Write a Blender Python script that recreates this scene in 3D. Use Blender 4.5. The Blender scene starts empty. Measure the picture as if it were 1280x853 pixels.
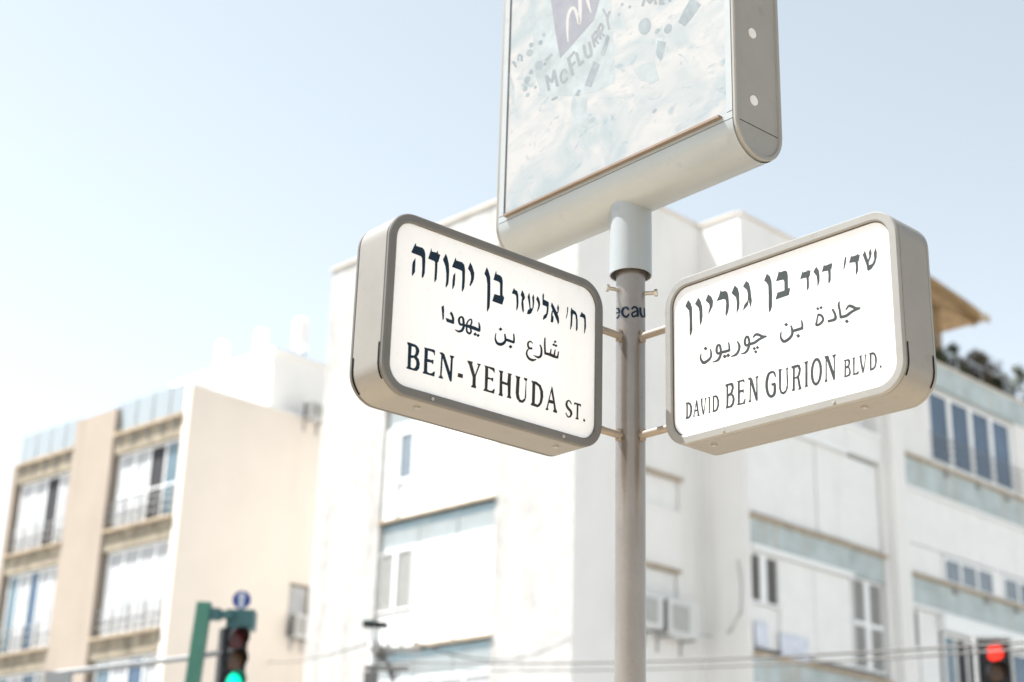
import bpy, bmesh, math, random
from mathutils import Vector, Matrix
from mathutils.geometry import tessellate_polygon
random.seed(7)
sc = bpy.context.scene
COL = sc.collection
rad = math.radians

# ------------------------------------------------------------------ camera
FPX, PITCH, ROLL = 1969.3, rad(20.508), rad(1.694)      # focal length in photo pixels (1280 wide)
CAM = Vector((0, 0, 1.6))
_f = Vector((0, math.cos(PITCH), math.sin(PITCH)))
_u0 = Vector((0, -math.sin(PITCH), math.cos(PITCH)))
_r0 = Vector((1, 0, 0))
RT = _r0 * math.cos(ROLL) + _u0 * math.sin(ROLL)
UP = -_r0 * math.sin(ROLL) + _u0 * math.cos(ROLL)
cd = bpy.data.cameras.new('camera'); cam = bpy.data.objects.new('camera', cd); COL.objects.link(cam)
cd.sensor_width = 36; cd.lens = FPX * 36 / 1280; cd.clip_start = .05; cd.clip_end = 6000
m3 = Matrix((RT, UP, -_f)).transposed()
cam.matrix_world = Matrix.Translation(CAM) @ m3.to_4x4()
cd.dof.use_dof = True; cd.dof.focus_distance = 3.98; cd.dof.aperture_fstop = 2.6; cd.dof.aperture_blades = 9
sc.camera = cam

# ------------------------------------------------------------------ sky, sun, exposure
SUN_AZ, SUN_EL = rad(-82), rad(61)
w = bpy.data.worlds.new('World'); sc.world = w; w.use_nodes = True
nt = w.node_tree; nt.nodes.clear()
sky = nt.nodes.new('ShaderNodeTexSky'); sky.sky_type = 'NISHITA'; sky.sun_disc = False
sky.sun_elevation = SUN_EL; sky.sun_rotation = SUN_AZ
sky.air_density = 1.0; sky.dust_density = .45; sky.ozone_density = .6; sky.altitude = 20
bg = nt.nodes.new('ShaderNodeBackground'); bg.inputs['Strength'].default_value = .082
wo = nt.nodes.new('ShaderNodeOutputWorld')
hs = nt.nodes.new('ShaderNodeHueSaturation'); hs.inputs['Saturation'].default_value = .37; hs.inputs['Hue'].default_value = .476      # hazy pale summer sky
nt.links.new(sky.outputs[0], hs.inputs['Color']); nt.links.new(hs.outputs[0], bg.inputs[0]); nt.links.new(bg.outputs[0], wo.inputs[0])
sd = bpy.data.lights.new('sun', 'SUN'); sd.energy = 4.9; sd.angle = rad(.53); sd.color = (1, .975, .935)
sun = bpy.data.objects.new('sun', sd); COL.objects.link(sun)
sdir = Vector((math.sin(SUN_AZ) * math.cos(SUN_EL), math.cos(SUN_AZ) * math.cos(SUN_EL), math.sin(SUN_EL)))
sun.rotation_euler = sdir.to_track_quat('Z', 'Y').to_euler(); sun.location = sdir * 60
vs = sc.view_settings
vs.view_transform = 'Standard'; vs.look = 'None'; vs.gamma = 1; vs.exposure = 1.53; vs.use_curve_mapping = False

# ------------------------------------------------------------------ pixel helpers
def ray(px, py): return _f + RT * ((px - 640) / FPX) - UP * ((py - 426.5) / FPX)
def at(px, py, D):
    d = ray(px, py); return CAM + d * (D / math.hypot(d.x, d.y))

class Frame:
    """vertical plane: local x to the viewer's right, y into the wall, z up; origin on the ground"""
    def __init__(s, o, ang):
        s.o = Vector((o[0], o[1], 0)); s.ang = ang
        s.ex = Vector((math.cos(ang), math.sin(ang), 0)); s.ey = Vector((-math.sin(ang), math.cos(ang), 0))
    def hit(s, px, py, y=0):
        d = ray(px, py); k = ((s.o + s.ey * y - CAM).dot(s.ey)) / d.dot(s.ey); q = CAM + d * k
        return (q - s.o).dot(s.ex), q.z
    def rect(s, x0, y0, x1, y1, y=0):            # pixel corners top-left / bottom-right -> x0,x1,z0,z1
        a = s.hit(x0, y0, y); b = s.hit(x1, y1, y)
        return min(a[0], b[0]), max(a[0], b[0]), min(a[1], b[1]), max(a[1], b[1])
    def P(s, x, y, z): return s.o + s.ex * x + s.ey * y + Vector((0, 0, z))
    def off(s, x, y): return Frame(s.o + s.ex * x + s.ey * y, s.ang)

# ------------------------------------------------------------------ materials
def mat(name, col, rough=.6, metal=0, var=.06, vscale=3., bump=.0, bscale=40., spec=.4, streak=None, emit=None, estr=0, fine=0):
    m = bpy.data.materials.new(name); m.use_nodes = True; t = m.node_tree; L = t.links
    b = t.nodes['Principled BSDF']
    b.inputs['Roughness'].default_value = rough; b.inputs['Metallic'].default_value = metal
    b.inputs['Specular IOR Level'].default_value = spec
    tc = t.nodes.new('ShaderNodeTexCoord')
    n = t.nodes.new('ShaderNodeTexNoise'); n.inputs['Scale'].default_value = vscale; n.inputs['Detail'].default_value = 6; n.inputs['Roughness'].default_value = .65
    L.new(tc.outputs['Object'], n.inputs['Vector'])
    r = t.nodes.new('ShaderNodeValToRGB'); e = r.color_ramp.elements
    e[0].position = .3; e[1].position = .7
    e[0].color = tuple(max(0, c * (1 - var)) for c in col) + (1,); e[1].color = tuple(min(1, c * (1 + var)) for c in col) + (1,)
    L.new(n.outputs['Fac'], r.inputs[0]); out = r.outputs[0]
    if streak:                                   # rain streaks: noise stretched along z
        scol, amt, sx, lo = streak
        mp = t.nodes.new('ShaderNodeMapping'); mp.inputs['Scale'].default_value = (sx, sx, sx * .12)
        L.new(tc.outputs['Object'], mp.inputs[0])
        n2 = t.nodes.new('ShaderNodeTexNoise'); n2.inputs['Scale'].default_value = 1; n2.inputs['Detail'].default_value = 5
        L.new(mp.outputs[0], n2.inputs['Vector'])
        r2 = t.nodes.new('ShaderNodeValToRGB'); r2.color_ramp.elements[0].position = lo; r2.color_ramp.elements[1].position = lo + .2
        r2.color_ramp.elements[1].color = (amt,) * 3 + (1,)
        L.new(n2.outputs['Fac'], r2.inputs[0])
        mx = t.nodes.new('ShaderNodeMixRGB'); L.new(r2.outputs[0], mx.inputs[0]); L.new(out, mx.inputs[1]); mx.inputs[2].default_value = tuple(scol) + (1,)
        out = mx.outputs[0]
    if fine:                                     # small specks of dirt
        n3 = t.nodes.new('ShaderNodeTexNoise'); n3.inputs['Scale'].default_value = fine; n3.inputs['Detail'].default_value = 3
        L.new(tc.outputs['Object'], n3.inputs['Vector'])
        r3 = t.nodes.new('ShaderNodeValToRGB'); r3.color_ramp.elements[0].position = .62; r3.color_ramp.elements[1].position = .74
        r3.color_ramp.elements[1].color = (.35,) * 3 + (1,)
        L.new(n3.outputs['Fac'], r3.inputs[0])
        mx = t.nodes.new('ShaderNodeMixRGB'); L.new(r3.outputs[0], mx.inputs[0]); L.new(out, mx.inputs[1]); mx.inputs[2].default_value = tuple(c * .72 for c in col) + (1,)
        out = mx.outputs[0]
    L.new(out, b.inputs['Base Color'])
    if bump:
        nb = t.nodes.new('ShaderNodeTexNoise'); nb.inputs['Scale'].default_value = bscale; nb.inputs['Detail'].default_value = 4
        L.new(tc.outputs['Object'], nb.inputs['Vector'])
        bp = t.nodes.new('ShaderNodeBump'); bp.inputs['Strength'].default_value = bump; bp.inputs['Distance'].default_value = .02
        L.new(nb.outputs['Fac'], bp.inputs['Height']); L.new(bp.outputs[0], b.inputs['Normal'])
    if emit:
        b.inputs['Emission Color'].default_value = tuple(emit) + (1,); b.inputs['Emission Strength'].default_value = estr
    return m

M = {}
M['sign_grey'] = mat('sign grey paint', (.196, .192, .182), .45, .05, .05, 9, .03, 160, fine=26)
M['sign_rim'] = mat('sign rim paint', (.17, .165, .158), .45, .0, .05, 14, .03, 160, fine=40)
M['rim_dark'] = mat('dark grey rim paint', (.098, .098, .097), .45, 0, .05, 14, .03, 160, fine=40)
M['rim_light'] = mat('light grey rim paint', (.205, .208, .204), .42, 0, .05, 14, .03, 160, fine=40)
M['acrylic'] = mat('white acrylic', (.85, .86, .875), .22, 0, .03, 5, spec=.5, streak=((.70, .68, .64), .3, 16, .58), fine=55)
M['navy'] = mat('navy vinyl', (.006, .018, .036), .6, 0, .1, 30, spec=.15)
M['faded'] = mat('faded black vinyl', (.026, .025, .028), .6, 0, .35, 25, spec=.15)
M['grey_vinyl'] = mat('sun faded vinyl', (.03, .037, .042), .6, 0, .15, 25, spec=.15)
M['gasket'] = mat('black rubber', (.006, .006, .007), .9, spec=.05)
M['gasket_brown'] = mat('brown gasket', (.05, .038, .03), .7)
M['zinc'] = mat('zinc screw', (.4, .38, .34), .35, .7, .1, 60)
M['pole'] = mat('taupe pole paint', (.25, .222, .20), .3, .7, .06, 12, .04, 120, streak=((.31, .28, .255), .35, 30, .5), fine=60)
M['arm'] = mat('arm paint', (.26, .225, .19), .4, .2, .08, 20, fine=50)
M['box_light'] = mat('light grey box paint', (.29, .318, .335), .34, .15, .04, 5, .02, 90, fine=18)
M['box_cap'] = mat('mid grey cap paint', (.22, .22, .21), .45, .05, .05, 7, .02, 90, fine=22)
M['lip'] = mat('shadow brown lip', (.20, .155, .12), .4, .2, .1, 8)  # brown carries the shadow under the lip in its colour
M['cap'] = mat('parapet coping', (.60, .54, .465), .9, 0, .12, 2)
M['plaster'] = mat('sunlit white plaster', (.42, .414, .402), .85, 0, .18, 2.6, .25, 5, .2, streak=((.26, .25, .235), .45, 2.1, .5), fine=9)  # sunlit-side copy of the white wall, colour lowered against the strong sun
M['plaster_shade'] = mat('shaded white plaster', (.71, .70, .685), .85, 0, .035, .7, .1, 6, .2, streak=((.55, .54, .50), .4, 1.3, .54))  # shaded-side copy of the same white wall, kept paler
M['panel'] = mat('white shutter', (.72, .72, .71), .5, 0, .04, 2, streak=((.60, .585, .56), .4, 2, .54))
M['band'] = mat('blue green band', (.41, .465, .47), .8, 0, .18, 1.6, .1, 8, .2, streak=((.37, .33, .28), .7, 2.2, .52))
M['band_blue'] = mat('blue band', (.33, .46, .53), .7, 0, .12, 2, streak=((.5, .55, .56), .5, 2, .5))
M['band_pale'] = mat('pale band', (.60, .65, .66), .8, 0, .08, 2, streak=((.5, .48, .44), .4, 2, .55))
M['ledge'] = mat('stained ledge', (.38, .31, .23), .9, 0, .3, 3, .2, 12, .1)
M['louver'] = mat('grey louver', (.36, .36, .35), .6, 0, .1, 5)
M['louver_dark'] = mat('dark louver', (.17, .165, .16), .6, 0, .1, 5)
M['frame'] = mat('white frame', (.76, .77, .77), .5, 0, .03, 4)
M['glass'] = mat('blue window glass', (.05, .09, .15), .08, 0, .3, .6, spec=.6)
M['glass_pale'] = mat('pale window glass', (.11, .165, .20), .12, 0, .2, .7, spec=.6)
M['glass_grey'] = mat('grey window glass', (.16, .19, .22), .12, 0, .3, .7, spec=.6)
M['dark'] = mat('dark interior', (.03, .03, .035), .8)
M['curtain'] = mat('white curtain', (.42, .43, .445), .8, 0, .2, 1.3, streak=((.24, .25, .265), .6, 2.5, .5))
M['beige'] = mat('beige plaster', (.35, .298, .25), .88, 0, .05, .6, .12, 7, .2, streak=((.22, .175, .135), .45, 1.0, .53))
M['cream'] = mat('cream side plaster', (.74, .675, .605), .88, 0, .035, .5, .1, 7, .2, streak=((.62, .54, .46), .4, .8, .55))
M['sill'] = mat('weathered sill', (.31, .27, .21), .9, 0, .3, 2.2, .2, 10, .1, streak=((.11, .10, .08), .6, 3, .5))
M['rail_glass'] = mat('pale rail glass', (.30, .34, .365), .15, 0, .04, 1)
M['roof'] = mat('roof sheet', (.55, .54, .52), .9, 0, .1, 1)
M['whitewash'] = mat('whitewash', (.84, .83, .81), .8, 0, .03, 1)
M['ac'] = mat('air conditioner casing', (.56, .57, .56), .5, 0, .04, 4)
M['green'] = mat('signal green paint', (.06, .20, .15), .45, .1, .1, 8)
M['teal'] = mat('signal teal paint', (.04, .12, .13), .45, .1, .1, 8)
M['black'] = mat('black plastic', (.015, .016, .02), .5)
M['steel'] = mat('galvanised steel', (.33, .34, .35), .45, .5, .1, 9)
M['board'] = mat('white board edge', (.55, .56, .55), .5)
M['green_lens'] = mat('lit green lens', (.0, .3, .22), .3, emit=(.0, .72, .42), estr=.7)
M['red_lens'] = mat('lit red lens', (.4, .02, .01), .3, emit=(1, .03, .012), estr=.5)
M['red_off'] = mat('unlit red lens', (.10, .012, .012), .2)
M['amber_off'] = mat('unlit amber lens', (.12, .06, .03), .2)
M['blue_sign'] = mat('blue sign', (.01, .04, .24), .4)
M['white_sign'] = mat('white sign', (.45, .5, .6), .4)
M['cable'] = mat('cable', (.12, .115, .11), .7)
M['wood'] = mat('weathered wood', (.25, .165, .08), .8, 0, .35, 3, streak=((.2, .13, .06), .6, 4, .5))
M['leaf'] = mat('leaf', (.05, .06, .022), .7, 0, .4, 5)
M['leaf2'] = mat('dry leaf', (.095, .07, .035), .7, 0, .4, 5)
M['stem'] = mat('stem', (.12, .08, .05), .9)
M['cloth'] = mat('pale blue cloth', (.58, .61, .69), .9, 0, .2, 6)
M['paving'] = mat('warm paving', (.52, .42, .30), .85, 0, .12, 1.5, .1, 20)
M['far_paving'] = mat('grey paving', (.36, .35, .335), .85, 0, .12, 1.5, .1, 20)
M['asphalt'] = mat('asphalt', (.10, .098, .095), .9, 0, .15, 2, .2, 60)
M['earth'] = mat('ground', (.30, .29, .275), .95, 0, .15, .2)
M['kerb'] = mat('kerb stone', (.42, .40, .37), .9, 0, .1, 3)
M['mark'] = mat('road paint', (.72, .72, .70), .7, 0, .1, 5)
M['p_badge'] = mat('print violet grey', (.158, .167, .198), .4, 0, .1, 20)
M['p_text'] = mat('print grey blue', (.155, .172, .19), .4, 0, .1, 30)
M['p_candy'] = mat('print slate', (.155, .185, .205), .4, 0, .2, 30)
M['p_white'] = mat('print white', (.285, .287, .292), .4, 0, .03, 20)
M['p_cup'] = mat('print pale cyan', (.222, .255, .275), .4, 0, .2, 12)

def poster_material():
    m = bpy.data.materials.new('faded poster'); m.use_nodes = True; t = m.node_tree; L = t.links
    b = t.nodes['Principled BSDF']; b.inputs['Roughness'].default_value = .3
    tc = t.nodes.new('ShaderNodeTexCoord')
    def nz(sc_, det, dis, stretch):
        mp = t.nodes.new('ShaderNodeMapping'); mp.inputs['Scale'].default_value = stretch; mp.inputs['Rotation'].default_value = (0, rad(-24), 0)
        L.new(tc.outputs['Object'], mp.inputs[0])
        n = t.nodes.new('ShaderNodeTexNoise'); n.inputs['Scale'].default_value = sc_; n.inputs['Detail'].default_value = det; n.inputs['Distortion'].default_value = dis
        L.new(mp.outputs[0], n.inputs['Vector']); return n
    n1 = nz(5, 8, 1.3, (1, 1, 1.5)); n2 = nz(22, 6, .8, (1, 1, 2.2)); n3 = nz(11, 7, 1.6, (1, 1, 1.6))
    r1 = t.nodes.new('ShaderNodeValToRGB'); r1.color_ramp.elements[0].position = .34; r1.color_ramp.elements[1].position = .60
    r1.color_ramp.elements[0].color = (.212, .25, .272, 1); r1.color_ramp.elements[1].color = (.305, .308, .315, 1)
    L.new(n1.outputs['Fac'], r1.inputs[0])
    r2 = t.nodes.new('ShaderNodeValToRGB'); r2.color_ramp.elements[0].position = .56; r2.color_ramp.elements[1].position = .74
    r2.color_ramp.elements[1].color = (.5, .5, .5, 1)
    L.new(n2.outputs['Fac'], r2.inputs[0])
    mx = t.nodes.new('ShaderNodeMixRGB'); L.new(r2.outputs[0], mx.inputs[0]); L.new(r1.outputs[0], mx.inputs[1]); mx.inputs[2].default_value = (.205, .23, .25, 1)
    r3 = t.nodes.new('ShaderNodeValToRGB'); r3.color_ramp.elements[0].position = .60; r3.color_ramp.elements[1].position = .70
    r3.color_ramp.elements[1].color = (.8, .8, .8, 1)
    L.new(n3.outputs['Fac'], r3.inputs[0])
    mx2 = t.nodes.new('ShaderNodeMixRGB'); L.new(r3.outputs[0], mx2.inputs[0]); L.new(mx.outputs[0], mx2.inputs[1]); mx2.inputs[2].default_value = (.16, .205, .232, 1)
    L.new(mx2.outputs[0], b.inputs['Base Color'])
    return m
M['poster'] = poster_material()
def translucent(m, fac, col):
    t = m.node_tree; b = t.nodes['Principled BSDF']; out = [n for n in t.nodes if n.type == 'OUTPUT_MATERIAL'][0]
    tr = t.nodes.new('ShaderNodeBsdfTranslucent'); tr.inputs[0].default_value = tuple(col) + (1,)
    mx = t.nodes.new('ShaderNodeMixShader'); mx.inputs[0].default_value = fac
    t.links.new(b.outputs[0], mx.inputs[1]); t.links.new(tr.outputs[0], mx.inputs[2]); t.links.new(mx.outputs[0], out.inputs[0])
translucent(M['acrylic'], .38, (.83, .85, .88))
M['liner'] = mat('white bounce liner', (.80, .83, .87), .7, 0, .01)

# ------------------------------------------------------------------ mesh builder
class MB:
    def __init__(s): s.v = []; s.f = []
    def add(s, vs, fs):
        k = len(s.v); s.v += [Vector(p) for p in vs]; s.f += [tuple(i + k for i in f) for f in fs]; return s
    def box(s, x0, x1, y0, y1, z0, z1, F=None):
        vs = [(x, y, z) for z in (z0, z1) for y in (y0, y1) for x in (x0, x1)]
        if F: vs = [F.P(*p) for p in vs]
        return s.add(vs, [(0, 2, 3, 1), (4, 5, 7, 6), (0, 1, 5, 4), (2, 6, 7, 3), (0, 4, 6, 2), (1, 3, 7, 5)])
    def tube(s, pts, r, n=12, cap=True):
        pts = [Vector(p) for p in pts]; rs = r if isinstance(r, (list, tuple)) else [r] * len(pts); vs = []; fs = []
        for i, p in enumerate(pts):
            d = (pts[min(i + 1, len(pts) - 1)] - pts[max(i - 1, 0)]).normalized()
            a = d.orthogonal().normalized() if abs(d.z) > .9 else d.cross(Vector((0, 0, 1))).normalized()
            b = d.cross(a)
            for k in range(n):
                t = 2 * math.pi * k / n; vs.append(p + (a * math.cos(t) + b * math.sin(t)) * rs[i])
        for i in range(len(pts) - 1):
            for k in range(n):
                k2 = (k + 1) % n; fs.append((i * n + k, i * n + k2, (i + 1) * n + k2, (i + 1) * n + k))
        if cap: fs += [tuple(range(n - 1, -1, -1)), tuple(range((len(pts) - 1) * n, len(pts) * n))]
        return s.add(vs, fs)
    def loft(s, rings, close_first=False, close_last=False, cyc=True):
        n = len(rings[0]); vs = [p for r in rings for p in r]; fs = []
        for i in range(len(rings) - 1):
            for k in range(n if cyc else n - 1):
                k2 = (k + 1) % n; fs.append((i * n + k, i * n + k2, (i + 1) * n + k2, (i + 1) * n + k))
        if close_first: fs.append(tuple(range(n - 1, -1, -1)))
        if close_last: fs.append(tuple(range((len(rings) - 1) * n, len(rings) * n)))
        return s.add(vs, fs)
    def build(s, name, m, parent=None, smooth=None, origin=None, kind=None):
        me = bpy.data.meshes.new(name)
        o0 = Vector(origin) if origin else Vector((0, 0, 0))
        me.from_pydata([tuple(p - o0) for p in s.v], [], s.f); me.update()
        bm = bmesh.new(); bm.from_mesh(me); bmesh.ops.recalc_face_normals(bm, faces=bm.faces); bm.to_mesh(me); bm.free()
        if smooth:
            for p in me.polygons: p.use_smooth = True
            me.set_sharp_from_angle(angle=rad(smooth))
        me.materials.append(M[m] if isinstance(m, str) else m)
        o = bpy.data.objects.new(name, me); COL.objects.link(o)
        if parent: o.parent = parent
        elif origin: o.location = o0
        if kind: o['kind'] = kind
        return o

def empty(name, loc, label, cat, rotz=0, group=None):
    o = bpy.data.objects.new(name, None); COL.objects.link(o); o.empty_display_size = .1
    o.location = loc; o.rotation_euler = (0, 0, rotz); o['label'] = label; o['category'] = cat
    if group: o['group'] = group
    return o
def tag(o, label, cat, group=None):
    o['label'] = label; o['category'] = cat
    if group: o['group'] = group
    return o
class LF(Frame):
    """frame whose P() gives coordinates relative to a root (unrotated empty)"""
    def __init__(s, F, root): s.__dict__.update(F.__dict__); s.rl = Vector(root)
    def P(s, x, y, z): return s.o + s.ex * x + s.ey * y + Vector((0, 0, z)) - s.rl
    def off(s, x, y): return LF(Frame(s.o + s.ex * x + s.ey * y, s.ang), s.rl)

# ------------------------------------------------------------------ the setting: ground, road, pavements
def sheet(name, x0, x1, y0, y1, z, m):
    o = MB().add([(x0, y0, z), (x1, y0, z), (x1, y1, z), (x0, y1, z)], [(0, 1, 2, 3)]).build(name, m); o['kind'] = 'structure'; return o
sheet('ground', -1500, 1500, -1500, 1500, -.13, 'earth')
o = MB().box(-25, 6, -25, 6.2, -.126, 0).build('pavement', 'paving'); o['kind'] = 'structure'
sheet('road', -90, 90, 6.5, 17.5, -.126, 'asphalt'); sheet('road', 6.3, 15, -90, 6.5, -.122, 'asphalt')
o = MB().box(-25, 6.3, 6.2, 6.5, -.126, .02).build('kerb', 'kerb'); o['kind'] = 'structure'
o = MB().box(6, 6.3, -25, 6.2, -.126, .02).build('kerb', 'kerb'); o['kind'] = 'structure'
o = MB()
for i in range(14): o.add([(-60 + i * 9, 11.9, -.116), (-57 + i * 9, 11.9, -.116), (-57 + i * 9, 12.05, -.116), (-60 + i * 9, 12.05, -.116)], [(0, 1, 2, 3)])
o = o.build('road_marking', 'mark'); o['kind'] = 'structure'
o = MB().box(-60, 60, 17.5, 29, -.126, 0).build('pavement', 'far_paving'); o['kind'] = 'structure'

# ------------------------------------------------------------------ sign pole
POLE = Vector((.3216, 4.0, 0)); PR = .040
root = empty('sign_pole', POLE, 'slim taupe metal pole carrying both street name signs and the poster lightbox', 'pole')
def ring(r, z, n=40): return [Vector((r * math.cos(2 * math.pi * k / n), r * math.sin(2 * math.pi * k / n), z)) for k in range(n)]
MB().loft([ring(PR, 0), ring(PR, 3.50)], True, True).build('shaft', 'pole', root, 40)
MB().loft([ring(.10, 0), ring(.10, .012), ring(.055, .02), ring(.05, .10), ring(PR, .11)], True).build('base_plate', 'pole', root, 30)
MB().loft([ring(.0585, 3.298), ring(.0585, 3.515), ring(.0575, 3.515), ring(.0555, 3.512), ring(.0555, 3.298), ring(.0585, 3.298)]).build('sleeve', 'box_light', root, 40)
def bolt_on_pole(ang, z):
    d = Vector((math.cos(ang), math.sin(ang), 0)); o = MB()
    a = d * (PR - .004) + Vector((0, 0, z))
    o.tube([a, a + d * .034], .0055, 10); o.tube([a + d * .030, a + d * .038], .0105, 6); o.build('clamp_bolt', 'zinc', root, 30)
bolt_on_pole(rad(200), 3.25); bolt_on_pole(rad(-14), 3.243)
# printed sticker fragment: strokes projected on the shaft
def on_shaft(px, py, r):
    d = ray(px, py); ox, oy = CAM.x - POLE.x, CAM.y - POLE.y
    a = d.x ** 2 + d.y ** 2; b = 2 * (ox * d.x + oy * d.y); c = ox * ox + oy * oy - r * r
    disc = b * b - 4 * a * c
    k = (-b - math.sqrt(max(disc, 0))) / (2 * a); return CAM + d * k - POLE

# ------------------------------------------------------------------ strokes and polygons traced on the plane of a print
def crom(pts, ws, sub=5):
    P = [Vector((p[0], p[1])) for p in pts]; out = []; wo_ = []
    for i in range(len(P) - 1):
        p0 = P[max(i - 1, 0)]; p1 = P[i]; p2 = P[i + 1]; p3 = P[min(i + 2, len(P) - 1)]
        for j in range(sub):
            t = j / sub
            q = .5 * ((2 * p1) + (p2 - p0) * t + (2 * p0 - 5 * p1 + 4 * p2 - p3) * t * t + (3 * p1 - p0 - 3 * p2 + p3) * t ** 3)
            out.append(q); wo_.append(ws[i] * (1 - t) + ws[i + 1] * t)
    out.append(P[-1]); wo_.append(ws[-1]); return out, wo_
class Print:
    def __init__(s, tf, grow=0): s.mb = MB(); s.tf = tf; s.k = 0; s.g = grow      # tf(px,py,level) -> 3D; grow = ink spread in photo pixels
    def spread(s, lp, sign):
        n = len(lp); ar = sum(lp[i].x * lp[(i + 1) % n].y - lp[(i + 1) % n].x * lp[i].y for i in range(n)); sg = sign * (1 if ar > 0 else -1); out = []
        for i in range(n):
            e1 = (lp[i] - lp[i - 1]).normalized(); e2 = (lp[(i + 1) % n] - lp[i]).normalized(); t = e1 + e2
            t = t.normalized() if t.length > .2 else e1
            out.append(lp[i] + Vector((t.y, -t.x, 0)) * s.g * sg)
        return out
    def poly(s, T, outer, *holes):
        ox, oy, k = T; loops = [[Vector((p[0] / k + ox, p[1] / k + oy, 0)) for p in lp] for lp in (outer,) + holes]
        if s.g: loops = [s.spread(lp, 1 if i == 0 else -1) for i, lp in enumerate(loops)]
        flat = [p for lp in loops for p in lp]; s.k += 1
        tris = tessellate_polygon(loops)
        s.mb.add([s.tf(p.x, p.y, s.k) for p in flat], [tuple(t) for t in tris]); return s
    def stroke(s, T, pts, ws, sub=5):
        if not isinstance(ws, (list, tuple)): ws = [ws] * len(pts)
        ws = [w_i + 2 * s.g * T[2] for w_i in ws]
        ox, oy, k = T; P, W_ = crom(pts, ws, sub); vs = []; s.k += 1
        for i, p in enumerate(P):
            d = P[min(i + 1, len(P) - 1)] - P[max(i - 1, 0)]; d = d.normalized() if d.length > 0 else Vector((1, 0)); n = Vector((-d.y, d.x))
            for q in (p + n * W_[i] / 2, p - n * W_[i] / 2): vs.append(s.tf(q.x / k + ox, q.y / k + oy, s.k))
        s.mb.add(vs, [(2 * i, 2 * i + 1, 2 * i + 3, 2 * i + 2) for i in range(len(P) - 1)]); return s
    def dot(s, T, x, y, r, n=4, ry=None):
        ry = ry or r
        return s.poly(T, [(x + r * math.cos(2 * math.pi * i / n + .12), y + ry * math.sin(2 * math.pi * i / n + .12)) for i in range(n)])
    def build(s, *a, **k): return s.mb.build(*a, **k)

stk = Print(lambda x, y, k: on_shaft(x, y, PR + .0006 + .00002 * k))
S0 = (0, 0, 1)
stk.stroke(S0, [(769.9, 391.6), (771.5, 391.3), (774, 390.8), (773, 386.7), (770.2, 385.6)], [1.8, 2, 2.2, 2.6, 1.6]).stroke(S0, [(774, 393.4), (772.4, 396.8), (770.2, 398)], [2, 2.4, 1.6])
stk.stroke(S0, [(786, 387.5), (783.5, 384.7), (779.5, 385.5), (777.6, 390.2), (779.6, 395), (783.5, 396), (786.5, 392.5)], [2.4, 2.8, 2.8, 3.2, 2.8, 2.8, 2.2])
stk.stroke(S0, [(789.5, 386.8), (792.5, 383.9), (796, 385.2), (797, 388.5), (797.3, 396.2)], [2.2, 2.7, 2.8, 3, 3]).stroke(S0, [(797, 389), (793, 390), (790, 392.5), (791.5, 395.8), (795.5, 394.6), (797, 392)], [2.2, 2.2, 2.6, 2.6, 2.4, 2])
stk.stroke(S0, [(800.4, 384.3), (800.8, 391), (802.6, 395.6), (804.8, 396)], [2.8, 2.8, 2.6, 2.2]).stroke(S0, [(805.6, 385), (806.2, 397)], [1.6, 1.6])
stk.build('sticker_lettering', 'navy', root)

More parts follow.
